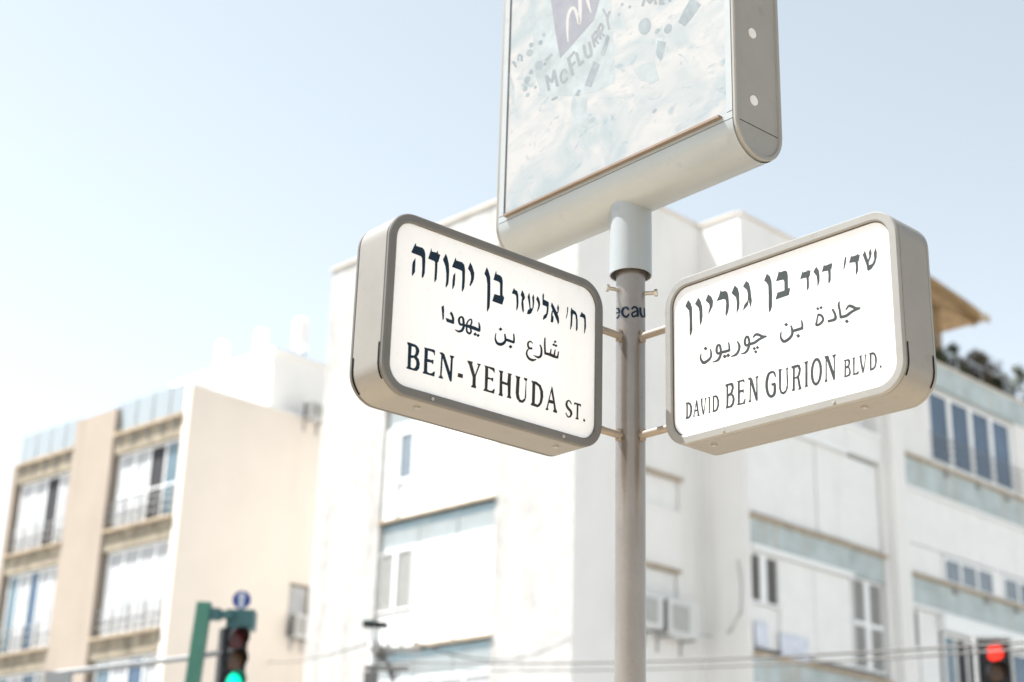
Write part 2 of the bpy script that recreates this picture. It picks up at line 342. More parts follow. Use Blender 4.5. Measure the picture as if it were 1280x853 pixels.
# ------------------------------------------------------------------ street name signs
def rrect(x0, x1, z0, z1, r, y, inset=0, n=10):
    x0 += inset; x1 -= inset; z0 += inset; z1 -= inset; r = max(r - inset, .002); pts = []
    for cx, cz, a0 in ((x1 - r, z1 - r, 0), (x0 + r, z1 - r, 90), (x0 + r, z0 + r, 180), (x1 - r, z0 + r, 270)):
        for i in range(n + 1):
            a = rad(a0 + 90 * i / n); pts.append(Vector((cx + r * math.cos(a), y, cz + r * math.sin(a))))
    return pts
def street_sign(ang, x0, x1, z0, z1, hd, label, near, arms, screws, rim_m):
    zb = z0
    F = Frame(POLE, ang)
    r_ = empty('street_name_sign', (POLE.x, POLE.y, zb), label, 'street sign', ang, 'illuminated street name signs on the pole')
    H = z1 - z0; R = .073; e = .001
    def rr(ins, y): return rrect(x0, x1, 0, H, R, y, ins)
    # case: shell with soft edges; small dark gap towards each rim
    MB().loft([rr(.001, -hd + .0125), rr(0, -hd + .0135), rr(0, hd - .0135), rr(.001, hd - .0125), rr(.003, hd - .0125), rr(.003, -hd + .0125), rr(.001, -hd + .0125)]).build('case', 'sign_grey', r_, 30)
    MB().loft([rr(.006, -hd + .013), rr(.006, hd - .013)]).build('bounce_liner', 'liner', r_, 30)  # unseen white lining, added to bounce light through to the shaded face
    MB().loft([rr(.0035, -hd + .0095), rr(.0035, -hd + .0125)]).build('rim_gap', 'gasket', r_)
    for sgn, nm in ((-1, 'rim'), (1, 'rim')):
        y = lambda t: sgn * (hd - t)
        o = MB().loft([rr(.004, y(.0125)), rr(0, y(.0095)), rr(0, y(.003)), rr(.003, y(0)), rr(.0195, y(0)), rr(.0228, y(.0025)), rr(.0228, y(.0105))]).build(nm, rim_m, r_, 30)
    face = MB().loft([rr(.022, -hd + .0085)], True).build('face_panel', 'acrylic', r_)
    MB().loft([rr(.022, hd - .0085)], True).build('face_panel', 'acrylic', r_)
    MB().loft([rr(.0226, -hd + .0060), rr(.0252, -hd + .0081)]).build('face_gasket', 'gasket_brown', r_) if near > 0 else None
    # rubber drain strips at the lower near corner, front and back edge
    def strip(yc, a0, a1, run):
        cx = x0 + R if near < 0 else x1 - R; o = MB(); prof = []
        for i in range(13):
            a = rad(a0 + (a1 - a0) * i / 12); prof.append((cx + (R + e) * math.cos(a), R + (R + e) * math.sin(a)))
        prof = [(prof[0][0], prof[0][1] + run)] + prof
        o.loft([[Vector((p[0], yc - .0028, p[1])) for p in prof], [Vector((p[0], yc + .0028, p[1])) for p in prof]], cyc=False)
        o.build('drain_seal', 'gasket', r_)
    if near < 0: strip(-hd + .016, 180, 215, .045); strip(hd - .016, 180, 228, .03)
    else: strip(-hd + .016, 0, -30, .042); strip(hd - .016, 0, -34, .034)
    for (px, py) in screws:
        x, z = F.hit(px, py, -hd); z -= zb
        o = MB().tube([(x, -hd + .002, z), (x, -hd - .0025, z)], .0042, 10); o.tube([(x, -hd - .002, z), (x, -hd - .0035, z)], .0022, 6); o.build('screw', 'zinc', r_, 30)
    for fx in (.2, .83):
        x = x0 + (x1 - x0) * (fx if near < 0 else 1 - fx)
        MB().tube([(x, -.02, .001), (x, -.02, -.0045)], .007, 12).build('underside_bolt', 'zinc', r_, 30)
    for z in arms:
        xa = x1 if near < 0 else x0; s_ = 1 if near < 0 else -1
        MB().tube([(xa - s_ * .004, 0, z - zb), (-s_ * (PR - .006), 0, z - zb)], .0105, 14).build('bracket_arm', 'arm', r_, 40)
        MB().tube([(-s_ * (PR + .004), 0, z - zb - .015), (-s_ * (PR + .004), 0, z - zb + .015)], .009, 8).build('bracket_weld', 'arm', r_, 40)
    def tf(px, py, k):
        yy = -hd + .0085 - .0003 - .000006 * k
        x, z = F.hit(px, py, yy); return Vector((x, yy, z - zb))
    return r_, tf, F
HD = .0665
Fa = Frame(POLE, rad(90 - 49.755)); Fb = Frame(POLE, rad(90 + 42.425 - 180))
arm_a = [Fa.hit(766, 417)[1], Fa.hit(766, 541.5)[1]]; arm_b = [Fb.hit(820, 415.5)[1], Fb.hit(820, 539.5)[1]]
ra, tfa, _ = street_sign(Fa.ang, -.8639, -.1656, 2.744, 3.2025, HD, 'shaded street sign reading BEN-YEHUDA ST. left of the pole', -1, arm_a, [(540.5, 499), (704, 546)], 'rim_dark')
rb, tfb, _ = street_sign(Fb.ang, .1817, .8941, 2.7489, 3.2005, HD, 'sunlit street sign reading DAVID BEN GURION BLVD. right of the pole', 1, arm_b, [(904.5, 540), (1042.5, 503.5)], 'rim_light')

k7 = 7.1111; k14 = 14.2222
T1 = (430, 260, k7); T2 = (600, 300, k7); T4 = (600, 460, k7); T5 = (820, 300, k7); T6 = (1000, 255, k7); T7 = (820, 460, k7); T8 = (1000, 410, k7)
A = (505, 295, k14); C = (655, 350, k14); D = (545, 375, k14); E = (615, 395, k14); G0 = (500, 420, k14); G = (580, 440, k14); H = (650, 470, k14)
h = Print(tfa, .12)
h.poly(A, [(210,130),(218,180),(330,215),(360,250),(378,320),(378,480),(368,660),(345,730),(322,755),(316,720),(325,560),(322,400),(305,365),(140,300),(130,290),(190,160)])
h.poly(A, [(205,395),(202,480),(195,640),(150,715),(140,690),(148,520),(160,460)])
h.poly(A, [(485,215),(495,280),(580,300),(600,260),(608,320),(645,340),(610,465),(595,475),(590,620),(580,770),(545,830),(540,800),(550,620),(552,470),(540,450),(430,405),(465,300)])
h.poly(T1, [(905,408),(918,440),(932,500),(935,560),(930,650),(925,680),(908,710),(903,700),(910,640),(910,580),(902,520),(880,460)])
h.poly(T1, [(992,440),(998,468),(1050,485),(1068,505),(1076,550),(1074,650),(1068,715),(1052,748),(1047,735),(1052,620),(1050,565),(1040,555),(960,525),(980,475)])
h.poly(T1, [(990,575),(988,630),(984,685),(967,725),(962,715),(966,640),(972,600)])
h.poly(T1, [(1122,485),(1140,520),(1158,580),(1155,630),(1145,660),(1125,695),(1115,692),(1128,640),(1130,610),(1122,570),(1102,540)])
h.poly(T2, [(60,243),(75,275),(90,330),(92,400),(90,520),(85,600),(66,640),(62,630),(64,520),(66,400),(58,335),(40,300)])
h.poly(T2, [(143,275),(148,305),(180,318),(195,335),(202,370),(200,490),(215,515),(198,577),(110,545),(128,482),(178,497),(178,385),(165,372),(120,355),(135,300)])
h.poly(T2, [(302,428),(310,445),(330,455),(340,490),(342,560),(338,600),(328,628),(322,620),(326,560),(322,500),(312,485),(283,476),(295,445)])
h.poly(T2, [(375,447),(390,475),(400,512),(390,538),(384,540),(388,590),(390,630),(384,650),(376,630),(368,570),(372,525),(375,515),(362,490)])
h.poly(C, [(92,225),(105,290),(112,420),(118,510),(100,515),(88,420),(65,300)])
h.poly(C, [(168,255),(180,310),(180,400),(170,490),(155,530),(130,590),(100,612),(50,605),(75,535),(110,510),(150,505),(155,400),(145,310)])
h.poly(C, [(240,290),(265,330),(285,400),(285,450),(270,510),(240,570),(232,560),(248,500),(255,450),(245,400),(217,345)])
h.poly(C, [(345,235),(355,270),(352,350),(435,395),(440,420),(435,520),(425,600),(400,670),(345,712),(335,700),(350,640),(395,600),(405,540),(408,480),(380,465),(330,445),(330,380),(328,280)])
h.poly(C, [(495,400),(530,470),(590,590),(620,680),(625,750),(605,802),(590,740),(545,630),(500,520),(480,460)])
h.poly(C, [(605,430),(622,500),(615,560),(600,600),(588,610),(580,590),(598,560),(588,500)])
h.poly(C, [(500,540),(515,560),(505,620),(525,670),(520,740),(510,760),(475,750),(480,700),(485,600)])
h.poly(C, [(770,480),(785,490),(782,560),(770,630),(752,690),(745,680),(765,590)])
h.poly(T2, [(812,600),(822,620),(850,640),(862,665),(868,720),(868,790),(858,815),(853,800),(855,720),(848,670),(828,655),(822,680),(818,760),(806,800),(802,790),(808,700),(806,640)])
h.poly(T2, [(903,640),(915,655),(932,665),(940,690),(942,780),(930,835),(926,825),(928,740),(925,700),(915,690),(886,682),(897,660)])
h.build('hebrew_lettering', 'navy', ra)
h = Print(tfa, .12)
h.poly(D, [(138,95),(145,180),(140,330),(122,370),(115,330),(98,125)])
h.poly(D, [(270,205),(300,250),(325,330),(322,420),(310,432),(190,390),(172,325),(190,325),(275,360),(285,350),(278,300),(245,240)])
h.stroke(D, [(492,415),(482,335),(450,303),(413,335),(412,400),(440,440),(492,438)], [40,36,30,38,38,38,40]).stroke(D, [(492,400),(490,480),(460,545),(400,562),(335,530)], [38,42,46,36,8])
h.stroke(D, [(480,448),(560,465),(680,505),(782,552)], [36,52,60,50]).stroke(D, [(540,450),(570,380),(620,345),(636,395),(612,465)], [26,24,22,26,30]).stroke(D, [(545,480),(550,560),(595,600),(625,560),(608,500)], [28,32,36,32,26])
h.stroke(D, [(760,400),(774,480),(772,560)], [14,34,36]).dot(D, 695, 612, 34).dot(D, 748, 634, 32)
h.dot(E, 152, 238, 34).stroke(E, [(72,305),(58,400),(88,480),(150,508),(208,485),(240,430),(225,320)], [10,24,42,54,50,38,22]).stroke(E, [(235,420),(300,440),(395,478)], [40,46,36]).stroke(E, [(385,318),(392,400),(388,485)], [20,30,34]).dot(E, 330, 550, 34)
h.build('arabic_lettering', 'navy', ra)
h = Print(tfa, .12)
h.stroke(E, [(725,492),(682,455),(645,478),(640,530),(665,575),(718,580)], [10,24,30,32,34,38]).stroke(E, [(668,572),(626,620),(618,690),(660,760),(725,788),(788,772)], [16,26,30,40,44,12])
h.stroke(E, [(850,512),(875,570),(880,650),(865,715),(820,738),(735,700)], [14,30,36,42,40,6])
h.stroke(E, [(942,388),(938,500),(945,650),(955,690)], [22,30,32,30]).stroke(E, [(940,665),(1030,690),(1100,720),(1178,748)], [38,50,50,30])
h.stroke(E, [(1052,588),(1035,685)], [16,30]).stroke(E, [(1124,598),(1105,705)], [16,30]).stroke(E, [(1184,632),(1165,745)], [16,32])
h.dot(E, 1122, 462, 27).dot(E, 1098, 514, 27).dot(E, 1138, 532, 27)
h.build('arabic_lettering', 'faded', ra)
h = Print(tfa, .12)
h.poly(G0, [(130,110),(160,118),(280,160),(325,205),(345,260),(330,330),(300,370),(335,420),(352,500),(340,580),(300,625),(260,622),(115,580),(118,555),(135,545),(148,170),(130,140)], [(208,185),(270,205),(285,260),(275,320),(250,350),(198,345)], [(195,395),(250,395),(285,440),(292,510),(275,560),(240,580),(190,560)])
h.poly(G0, [(430,205),(600,245),(622,265),(622,350),(610,345),(595,300),(560,280),(498,262),(490,410),(550,430),(585,430),(597,435),(590,505),(575,500),(560,475),(485,465),(483,640),(520,665),(570,665),(600,635),(622,640),(610,725),(405,665),(405,650),(425,630),(440,240)])
h.poly(G0, [(705,290),(760,300),(790,330),(890,640),(905,400),(890,370),(888,345),(965,365),(960,385),(940,400),(925,690),(918,810),(900,818),(880,790),(760,400),(740,700),(765,750),(760,768),(685,745),(690,725),(712,710),(735,340),(710,315)])
h.build('latin_lettering', 'navy', ra)
h = Print(tfa, .12)
h.poly(G0, [(1035,660),(1120,685),(1115,755),(1025,730)])
h.poly(G, [(62,155),(150,175),(155,195),(145,215),(195,405),(255,240),(235,225),(235,205),(295,220),(298,235),(280,250),(210,430),(205,590),(215,620),(210,650),(125,625),(130,605),(150,590),(155,455),(90,230),(65,180)])
h.poly(G, [(360,240),(530,285),(545,310),(545,385),(530,360),(505,325),(430,285),(428,450),(480,470),(515,460),(520,475),(515,530),(500,525),(480,495),(425,485),(415,665),(450,690),(500,695),(525,665),(548,660),(535,745),(345,690),(350,670),(370,650),(378,275)])
h.poly(G, [(620,325),(695,345),(695,365),(685,380),(680,520),(770,555),(785,400),(772,375),(850,395),(850,410),(835,420),(825,780),(840,815),(835,835),(760,810),(765,795),(780,780),(778,600),(680,570),(680,740),(690,770),(682,795),(612,770),(618,750),(630,740),(640,380),(625,345)])
h.poly(T4, [(315,68),(360,82),(352,100),(345,230),(355,280),(375,290),(398,270),(408,120),(390,100),(392,88),(420,95),(420,108),(412,120),(410,260),(400,295),(378,312),(350,305),(325,270),(318,220),(325,100)])
h.poly(H, [(200,85),(290,105),(370,170),(410,280),(412,380),(390,480),(350,540),(310,560),(190,520),(195,495),(212,480),(222,135)], [(272,145),(330,190),(360,270),(365,380),(350,470),(315,515),(262,495)])
h.poly(H, [(565,185),(580,215),(640,590),(662,640),(652,665),(588,640),(590,620),(605,600),(595,500),(515,480),(495,570),(505,600),(490,615),(452,600),(475,560)], [(555,290),(585,440),(525,425)])
h.stroke(H, [(914,508),(895,465),(862,440),(832,472),(830,530),(862,585),(900,628),(912,680),(885,728),(845,720),(813,655)], [12,20,24,34,38,42,40,38,26,22,12])
h.poly(H, [(965,470),(1085,505),(1080,560),(1065,535),(1040,525),(1032,740),(1042,765),(1035,782),(985,765),(990,750),(1005,735),(1010,515),(975,505),(960,530)])
h.poly(H, [(1135,755),(1160,790),(1145,825),(1122,795)])
h.build('latin_lettering', 'faded', ra)

B2 = (925, 330, k14); C2 = (1010, 300, k14); D2 = (870, 405, k14); E2 = (970, 370, 11.636); F2 = (850, 470, k14); G2 = (935, 455, k14); H2 = (1015, 430, k14)
h = Print(tfb, .32)
h.poly(T5, [(285,535),(305,560),(318,600),(320,700),(322,800),(312,840),(300,858),(300,800),(300,700),(295,630),(262,590)])
h.poly(T5, [(375,513),(395,545),(410,600),(412,680),(405,730),(390,762),(388,700),(388,640),(378,600),(348,570)])
h.poly(T5, [(462,485),(490,505),(506,545),(500,595),(465,665),(468,640),(478,600),(475,570),(442,540)])
h.poly(T5, [(575,443),(582,462),(615,455),(632,465),(642,500),(648,590),(640,640),(622,683),(618,660),(625,560),(618,530),(600,525),(538,545),(560,500)])
h.poly(T5, [(698,405),(725,430),(738,480),(740,570),(735,610),(715,655),(720,560),(712,510),(672,475),(690,430)])
h.poly(T5, [(800,365),(825,385),(838,440),(850,540),(842,603),(830,560),(825,530),(815,580),(772,632),(785,580),(815,540),(818,490),(810,445),(775,415)])
h.poly(T5, [(985,302),(1012,325),(1025,370),(1030,480),(1030,590),(1020,625),(1005,648),(1002,600),(1002,480),(1000,410),(985,380),(962,362)])
h.poly(T5, [(1092,268),(1098,290),(1148,273),(1165,285),(1170,320),(1172,432),(1192,430),(1180,490),(1062,532),(1080,470),(1142,450),(1142,370),(1130,352),(1066,368),(1085,310)])
h.poly(B2, [(1110,125),(1120,155),(1195,130),(1205,100),(1222,125),(1255,115),(1235,220),(1220,230),(1222,420),(1200,475),(1190,450),(1190,330),(1180,240),(1070,270),(1095,190)])
h.poly(T6, [(145,560),(165,590),(172,640),(172,690),(155,745),(155,690),(148,640),(120,605),(132,580)])
h.poly(C2, [(285,430),(292,465),(385,430),(392,405),(402,425),(432,415),(415,510),(400,525),(400,720),(372,778),(362,760),(365,620),(355,545),(245,570),(270,490)])
h.poly(C2, [(655,305),(680,310),(670,400),(650,490),(625,545),(640,430)])
h.poly(C2, [(765,275),(775,300),(870,270),(875,240),(888,265),(920,265),(900,370),(885,385),(888,540),(860,625),(850,600),(852,480),(842,395),(730,408),(755,330)])
h.poly(C2, [(1012,190),(1035,270),(1072,385),(1085,455),(1150,420),(1180,340),(1170,240),(1200,135),(1220,220),(1218,310),(1190,420),(1130,510),(1075,550),(1055,535),(1040,440),(975,270)])
h.poly(C2, [(1108,150),(1128,230),(1118,300),(1080,390),(1068,370),(1090,290),(1080,230)])
h.build('hebrew_lettering', 'grey_vinyl', rb)
h = Print(tfb, .32)
h.dot(D2, 170, 440, 34).stroke(D2, [(92,525),(80,610),(130,690),(200,660),(258,600),(268,520),(255,440)], [8,28,52,42,32,28,10])
h.stroke(D2, [(438,455),(425,388),(395,375),(370,420),(366,490),(392,528),(442,505)], [32,34,28,34,36,38,34]).stroke(D2, [(438,440),(440,540),(400,630),(350,665),(288,680)], [30,36,40,26,6])
h.stroke(D2, [(445,508),(520,492),(600,468)], [42,44,40]).stroke(D2, [(575,325),(590,400),(594,480)], [14,26,30]).dot(D2, 510, 580, 36).dot(D2, 572, 560, 36)
h.stroke(D2, [(732,308),(770,390),(755,480),(705,550),(615,582)], [16,38,34,38,5])
h.stroke(D2, [(945,300),(925,235),(895,230),(870,290),(870,350),(895,385),(945,360)], [34,34,28,34,38,38,34]).stroke(D2, [(945,290),(940,400),(905,480),(860,520),(792,536)], [30,34,38,28,6])
h.stroke(D2, [(945,362),(1040,335),(1130,270),(1255,218)], [42,42,38,22]).stroke(D2, [(1012,250),(1050,198),(1100,188),(1180,222),(1255,218)], [8,36,42,38,14]).dot(D2, 1035, 440, 30).dot(D2, 1092, 420, 30).dot(D2, 1062, 498, 30)
h.dot(E2, 147, 418, 28).stroke(E2, [(75,520),(68,600),(110,662),(180,632),(230,570),(236,500),(214,428)], [8,24,42,36,32,32,14]).stroke(E2, [(232,515),(320,490),(388,468)], [34,38,34]).stroke(E2, [(370,352),(382,420),(380,488)], [12,24,28]).dot(E2, 322, 582, 30)
h.stroke(E2, [(612,265),(596,350),(586,425),(640,408),(684,350),(664,290),(612,270)], [18,18,28,32,28,30,30]).dot(E2, 607, 187, 24).dot(E2, 655, 172, 24)
h.stroke(E2, [(818,190),(858,270),(856,340),(750,372)], [26,30,38,32])
h.stroke(E2, [(924,80),(910,130),(928,220),(940,320)], [8,28,28,28]).stroke(E2, [(930,312),(1020,290),(1110,225),(1220,178)], [36,38,34,24]).stroke(E2, [(1012,210),(1055,150),(1100,152),(1160,180),(1230,172)], [8,32,40,36,8]).dot(E2, 1030, 370, 30)
h.build('arabic_lettering', 'grey_vinyl', rb)
h = Print(tfb, .32)
h.poly(F2, [(98,480),(150,470),(190,490),(212,550),(212,640),(195,710),(160,755),(100,770),(105,745),(115,720),(115,510)], [(138,500),(170,515),(185,570),(182,650),(165,715),(138,735)])
h.poly(F2, [(290,420),(305,450),(335,680),(350,700),(340,712),(305,718),(315,695),(308,625),(265,635),(252,705),(265,722),(235,735),(240,715)], [(285,510),(303,600),(270,608)])
h.poly(F2, [(365,410),(405,398),(395,420),(395,520),(420,630),(445,480),(450,415),(435,400),(468,385),(465,405),(455,430),(425,690),(405,690),(378,520),(375,430)])
h.poly(F2, [(495,378),(540,368),(530,390),(528,640),(540,655),(505,668),(512,640),(512,395)])
h.poly(F2, [(578,362),(640,345),(672,370),(692,440),(690,530),(665,610),(630,635),(575,648),(585,620),(585,380)], [(608,375),(645,385),(665,440),(665,520),(645,595),(605,615)])
h.poly(F2, [(808,155),(920,122),(945,145),(955,210),(935,290),(925,315),(955,350),(970,420),(955,500),(920,555),(815,585),(820,545),(828,530),(828,200),(810,185)], [(855,175),(905,165),(922,215),(905,290),(855,330)], [(860,365),(915,345),(938,410),(925,490),(895,530),(855,545)])
h.poly(F2, [(1015,95),(1140,60),(1150,125),(1135,115),(1120,95),(1060,110),(1060,255),(1110,250),(1130,230),(1135,300),(1120,295),(1105,285),(1062,300),(1060,490),(1120,480),(1150,410),(1165,405),(1155,495),(1015,525),(1020,505),(1030,490),(1030,120)])
h.poly(T7, [(818,92),(840,85),(855,100),(890,225),(892,95),(882,82),(910,68),(908,82),(900,95),(903,290),(888,292),(845,150),(840,285),(848,300),(822,310),(825,295),(832,285),(835,110),(822,105)])
h.stroke(G2, [(488,235),(468,162),(425,146),(370,180),(338,280),(330,400),(352,520),(400,578),(455,555),(476,480),(474,362)], [14,30,34,38,42,42,42,46,42,42,38]).stroke(G2, [(415,372),(492,352)], 38)
h.poly(G2, [(540,100),(600,88),(598,108),(585,130),(582,430),(600,495),(635,500),(670,470),(690,380),(685,110),(665,90),(712,60),(710,90),(700,110),(710,300),(705,430),(675,510),(625,545),(580,525),(555,440),(550,140)])
h.poly(G2, [(770,45),(880,12),(920,25),(938,90),(925,180),(905,230),(935,400),(950,430),(940,450),(890,465),(905,430),(875,255),(830,265),(828,440),(838,470),(775,488),(785,465),(795,445),(800,90),(775,70)], [(830,75),(885,55),(905,110),(890,190),(870,225),(830,240)])
h.poly(T8, [(35,305),(72,293),(65,315),(65,510),(75,518),(42,532),(48,510),(48,325)])
def ell(cx, cy, rx, ry, sh=0, n=28): return [(cx + rx * math.cos(2 * math.pi * i / n), cy + ry * math.sin(2 * math.pi * i / n) + sh * math.cos(2 * math.pi * i / n)) for i in range(n)]
h.poly(T8, ell(145, 390, 49, 122, -14), ell(145, 390, 30, 98, -9))
h.poly(T8, [(215,255),(250,245),(300,390),(300,270),(285,245),(318,232),(315,250),(308,260),(310,455),(298,468),(238,290),(236,455),(245,475),(220,487),(222,470),(228,455),(228,280)])
h.poly(H2, [(565,290),(655,268),(675,300),(672,360),(655,410),(680,450),(690,510),(670,565),(630,582),(570,600),(578,570),(582,320)], [(600,305),(640,300),(650,340),(640,385),(602,400)], [(602,435),(645,430),(662,480),(655,535),(635,555),(600,565)])
h.poly(H2, [(715,250),(770,238),(755,265),(752,520),(790,520),(815,490),(832,488),(820,540),(725,558),(735,530),(730,270)])
h.poly(H2, [(838,215),(888,200),(875,225),(885,330),(915,440),(940,290),(945,215),(928,200),(968,180),(958,220),(935,400),(915,518),(895,510),(860,340),(850,240)])
h.poly(H2, [(1010,170),(1080,148),(1120,165),(1145,230),(1150,310),(1130,410),(1090,460),(1025,480),(1030,450),(1028,195)], [(1055,190),(1100,190),(1120,250),(1125,330),(1105,410),(1055,440)])
h.poly(H2, [(1218,375),(1238,400),(1222,440),(1205,410)])
h.build('latin_lettering', 'grey_vinyl', rb)

# ------------------------------------------------------------------ poster lightbox above the signs
AX0, AX1, AZ0, AD, AYC, AANG = -.4645, .4576, 3.5767, .1838, .0, rad(90 + 40.72 - 180)
AZ1 = 5.0; HR = AD / 2
ad = empty('poster_lightbox', (POLE.x, POLE.y, AZ0), 'large poster lightbox on top of the pole, cut off by the top edge', 'lightbox', AANG)
def arc(x, r, z, a0, a1, n=20, yc=AYC): return [Vector((x, yc + r * math.cos(rad(a0 + (a1 - a0) * i / n)), z + r * math.sin(rad(a0 + (a1 - a0) * i / n)))) for i in range(n + 1)]
AH = AZ1 - AZ0
for nm, z, a0, a1 in (('bottom_trough', 0, 180, 360), ('top_trough', AH, 0, 180)):
    s_ = -1 if z == 0 else 1
    o = MB(); ends = []
    o.loft([arc(AX0, HR, z + s_ * .0015, a0, a1), arc(AX1, HR, z + s_ * .0015, a0, a1)], cyc=False)
    o.loft([arc(AX0, HR - .003, z + s_ * .0015, a0, a1), arc(AX1, HR - .003, z + s_ * .0015, a0, a1)], cyc=False)
    o.build(nm, 'box_light', ad, 40)
MB().box(AX0 + .004, AX1 - .004, AYC - HR + .012, AYC + HR - .012, -.02, AH + .02).build('inner_core', 'gasket', ad)
def ad_side(sgn):
    f = lambda t: AYC + sgn * (HR - t)        # t = depth below the outer surface
    def bx(x0, x1, t0, t1, z0, z1, nm, m):
        o = MB().box(x0, x1, min(f(t0), f(t1)), max(f(t0), f(t1)), z0, z1)
        return o.build(nm, m, ad)
    bx(AX0, AX1, 0, .010, .0008, .020, 'bottom_rail', 'box_light')
    bx(AX0, AX1, 0, .010, AH - .020, AH - .0008, 'top_rail', 'box_light')
    bx(AX0, AX0 + .021, 0, .010, .0225, AH - .0225, 'side_rail', 'box_light')
    bx(AX1 - .020, AX1, 0, .010, .0225, AH - .0225, 'side_rail', 'box_light')
    bx(AX0 + .035, AX1 - .035, -.014, -.0002, .010, .0165, 'retaining_lip', 'lip')
    bx(AX0 + .0235, AX1 - .0225, .0045, .0105, .0215, AH - .0215, 'poster', 'poster')
ad_side(-1); ad_side(1)
def stadium(x, r, n=16): return arc(x, r, 0, 180, 360, n) + arc(x, r, AH, 0, 180, n)
for xe, sg in ((AX1, 1), (AX0, -1)):
    MB().loft([stadium(xe, HR - .002), stadium(xe + sg * .010, HR + .0005), stadium(xe + sg * .014, HR - .002), stadium(xe + sg * .014, HR - .011), stadium(xe + sg * .009, HR - .013)], False, True).build('end_cap', 'box_cap', ad, 30)
FA = Frame(POLE, AANG)
for px, py in ((940, 42), (942, 126)):
    d = ray(px, py); n_ = FA.ex; k = ((FA.P(AX1 + .009, 0, 0) - CAM).dot(n_)) / d.dot(n_); q = CAM + d * k - FA.o
    y, z = q.dot(FA.ey), q.z - AZ0
    MB().tube([(AX1 + .008, y, z), (AX1 + .0115, y, z)], .0145, 22).build('bolt_cap', 'acrylic', ad, 30)
# seam across the end cap
MB().box(AX1 + .0085, AX1 + .0094, AYC - HR + .014, AYC + HR - .014, -.002, .0).build('cap_seam', 'gasket', ad)
x, z = FA.hit(935, 203.5, AYC); MB().tube([(AX1 - .03, AYC - .03, -HR + .0065), (AX1 - .03, AYC - .03, -HR - .0005 + .005)], .003, 8).build('drain_hole', 'gasket', ad)
def tfp(px, py, k):
    yy = AYC - HR + .0045 - .0004 - .00005 * k
    x, z = FA.hit(px, py, yy); return Vector((x, yy, z - AZ0))
def tfp2(lv):
    def f(px, py, k):
        yy = AYC - HR + .0045 - lv * .25 - .000006 * k
        x, z = FA.hit(px, py, yy); return Vector((x, yy, z - AZ0))
    return f
U = (620, 0, k7); V = (620, 0, 3.28)
h = Print(tfp2(.0003))
h.poly(U, [(480,-60),(1020,-60),(1045,420),(1060,740),(880,820),(700,860),(400,850),(330,600),(330,300),(400,100)])
h.poly(V, [(560,285),(600,265),(650,250),(670,330),(640,345),(590,330)]).poly(V, [(650,150),(690,160),(690,230),(672,260),(655,220)])
h.stroke(V, [(345,400),(340,450),(360,500),(380,510)], [60,66,50,20]).stroke(V, [(50,300),(62,360),(70,430)], [16,26,8])
h.build('poster_print', 'p_cup', ad)
h = Print(tfp2(.0011))
h.poly(U, [(478,-60),(935,-60),(905,60),(870,180),(570,522),(530,300)])
h.build('poster_print', 'p_badge', ad)
h = Print(tfp2(.0016))
h.stroke(U, [(640,372),(634,260),(640,150),(665,85),(695,75),(722,140),(742,215),(748,110),(745,-40)], [10,22,26,28,26,30,24,30,34])
h.stroke(U, [(805,-40),(825,50),(846,115)], [30,26,6])
h.build('poster_print', 'p_white', ad)
h = Print(tfp2(.0014))
w_ = 27
for pts, ww in (([(446,668),(470,808)], w_), ([(446,672),(498,735)], 22), ([(498,735),(514,622)], 22), ([(514,622),(546,768)], w_),
                ([(626,650),(612,622),(585,640),(574,690),(590,732),(618,722),(634,690)], 20),
                ([(640,512),(680,672)], 30), ([(645,520),(698,458)], 22), ([(664,592),(704,550)], 20),
                ([(712,468),(744,586)], 27), ([(740,580),(780,540)], 22),
                ([(780,398),(792,480),(815,508),(845,478),(826,372)], 26),
                ([(856,318),(876,420)], 24), ([(858,325),(888,280),(902,315),(872,365)], 20), ([(880,350),(912,392)], 20),
                ([(905,252),(928,352)], 24), ([(908,258),(934,212),(950,248),(922,300)], 20), ([(930,290),(962,322)], 20),
                ([(950,80),(985,150)], 20), ([(1012,100),(988,160),(1005,262)], 20)):
    h.stroke(U, pts, ww, 4)
for pts in ([(600,25),(612,-20)], [(612,-20),(630,12),(645,-25)], [(645,-25),(655,18)], [(690,-5),(675,-2),(672,14),(690,10)], [(708,-30),(712,6)]):
    h.stroke(V, pts, 11, 3)
h.build('poster_lettering', 'p_text', ad)
def candy(fn):
    h = Print(tfp2(.0012)); fn(h); h.build('candy_print', 'p_candy', ad)
for x, y, r in ((300,470,30),(380,580,36),(276,710,29),(395,380,20),(312,402,20),(425,312,13),(258,790,22),(310,640,20),(350,775,14),(280,845,16),(435,570,14),(1120,40,13),(1092,130,13),(1188,62,13)):
    candy(lambda h: h.poly(U, ell(x, y, r, r * 1.1, -r * .25, 14)))
for pts, ww in (([(150,545),(180,598)], [30,18]), ([(195,540),(200,490),(225,500),(228,545)], 18), ([(440,540),(498,480)], [20,26])):
    candy(lambda h: h.stroke(U, pts, ww))
for pl in ([(868,545),(922,575),(845,778),(788,760)], [(985,308),(1012,330),(962,502),(928,488)], [(730,795),(756,803),(735,858),(700,850)]):
    candy(lambda h: h.poly(U, pl))
for x, y, rx, ry in ((610,108,26,34),(705,118,16,20),(660,128,9,10),(650,455,9,8),(240,404,14,6)):
    candy(lambda h: h.poly(V, ell(x, y, rx, ry, -6, 16)))
candy(lambda h: h.stroke(V, [(820,5),(785,60),(760,100)], [50,44,30])); candy(lambda h: h.stroke(V, [(680,170),(672,215),(676,245)], [34,30,8]))

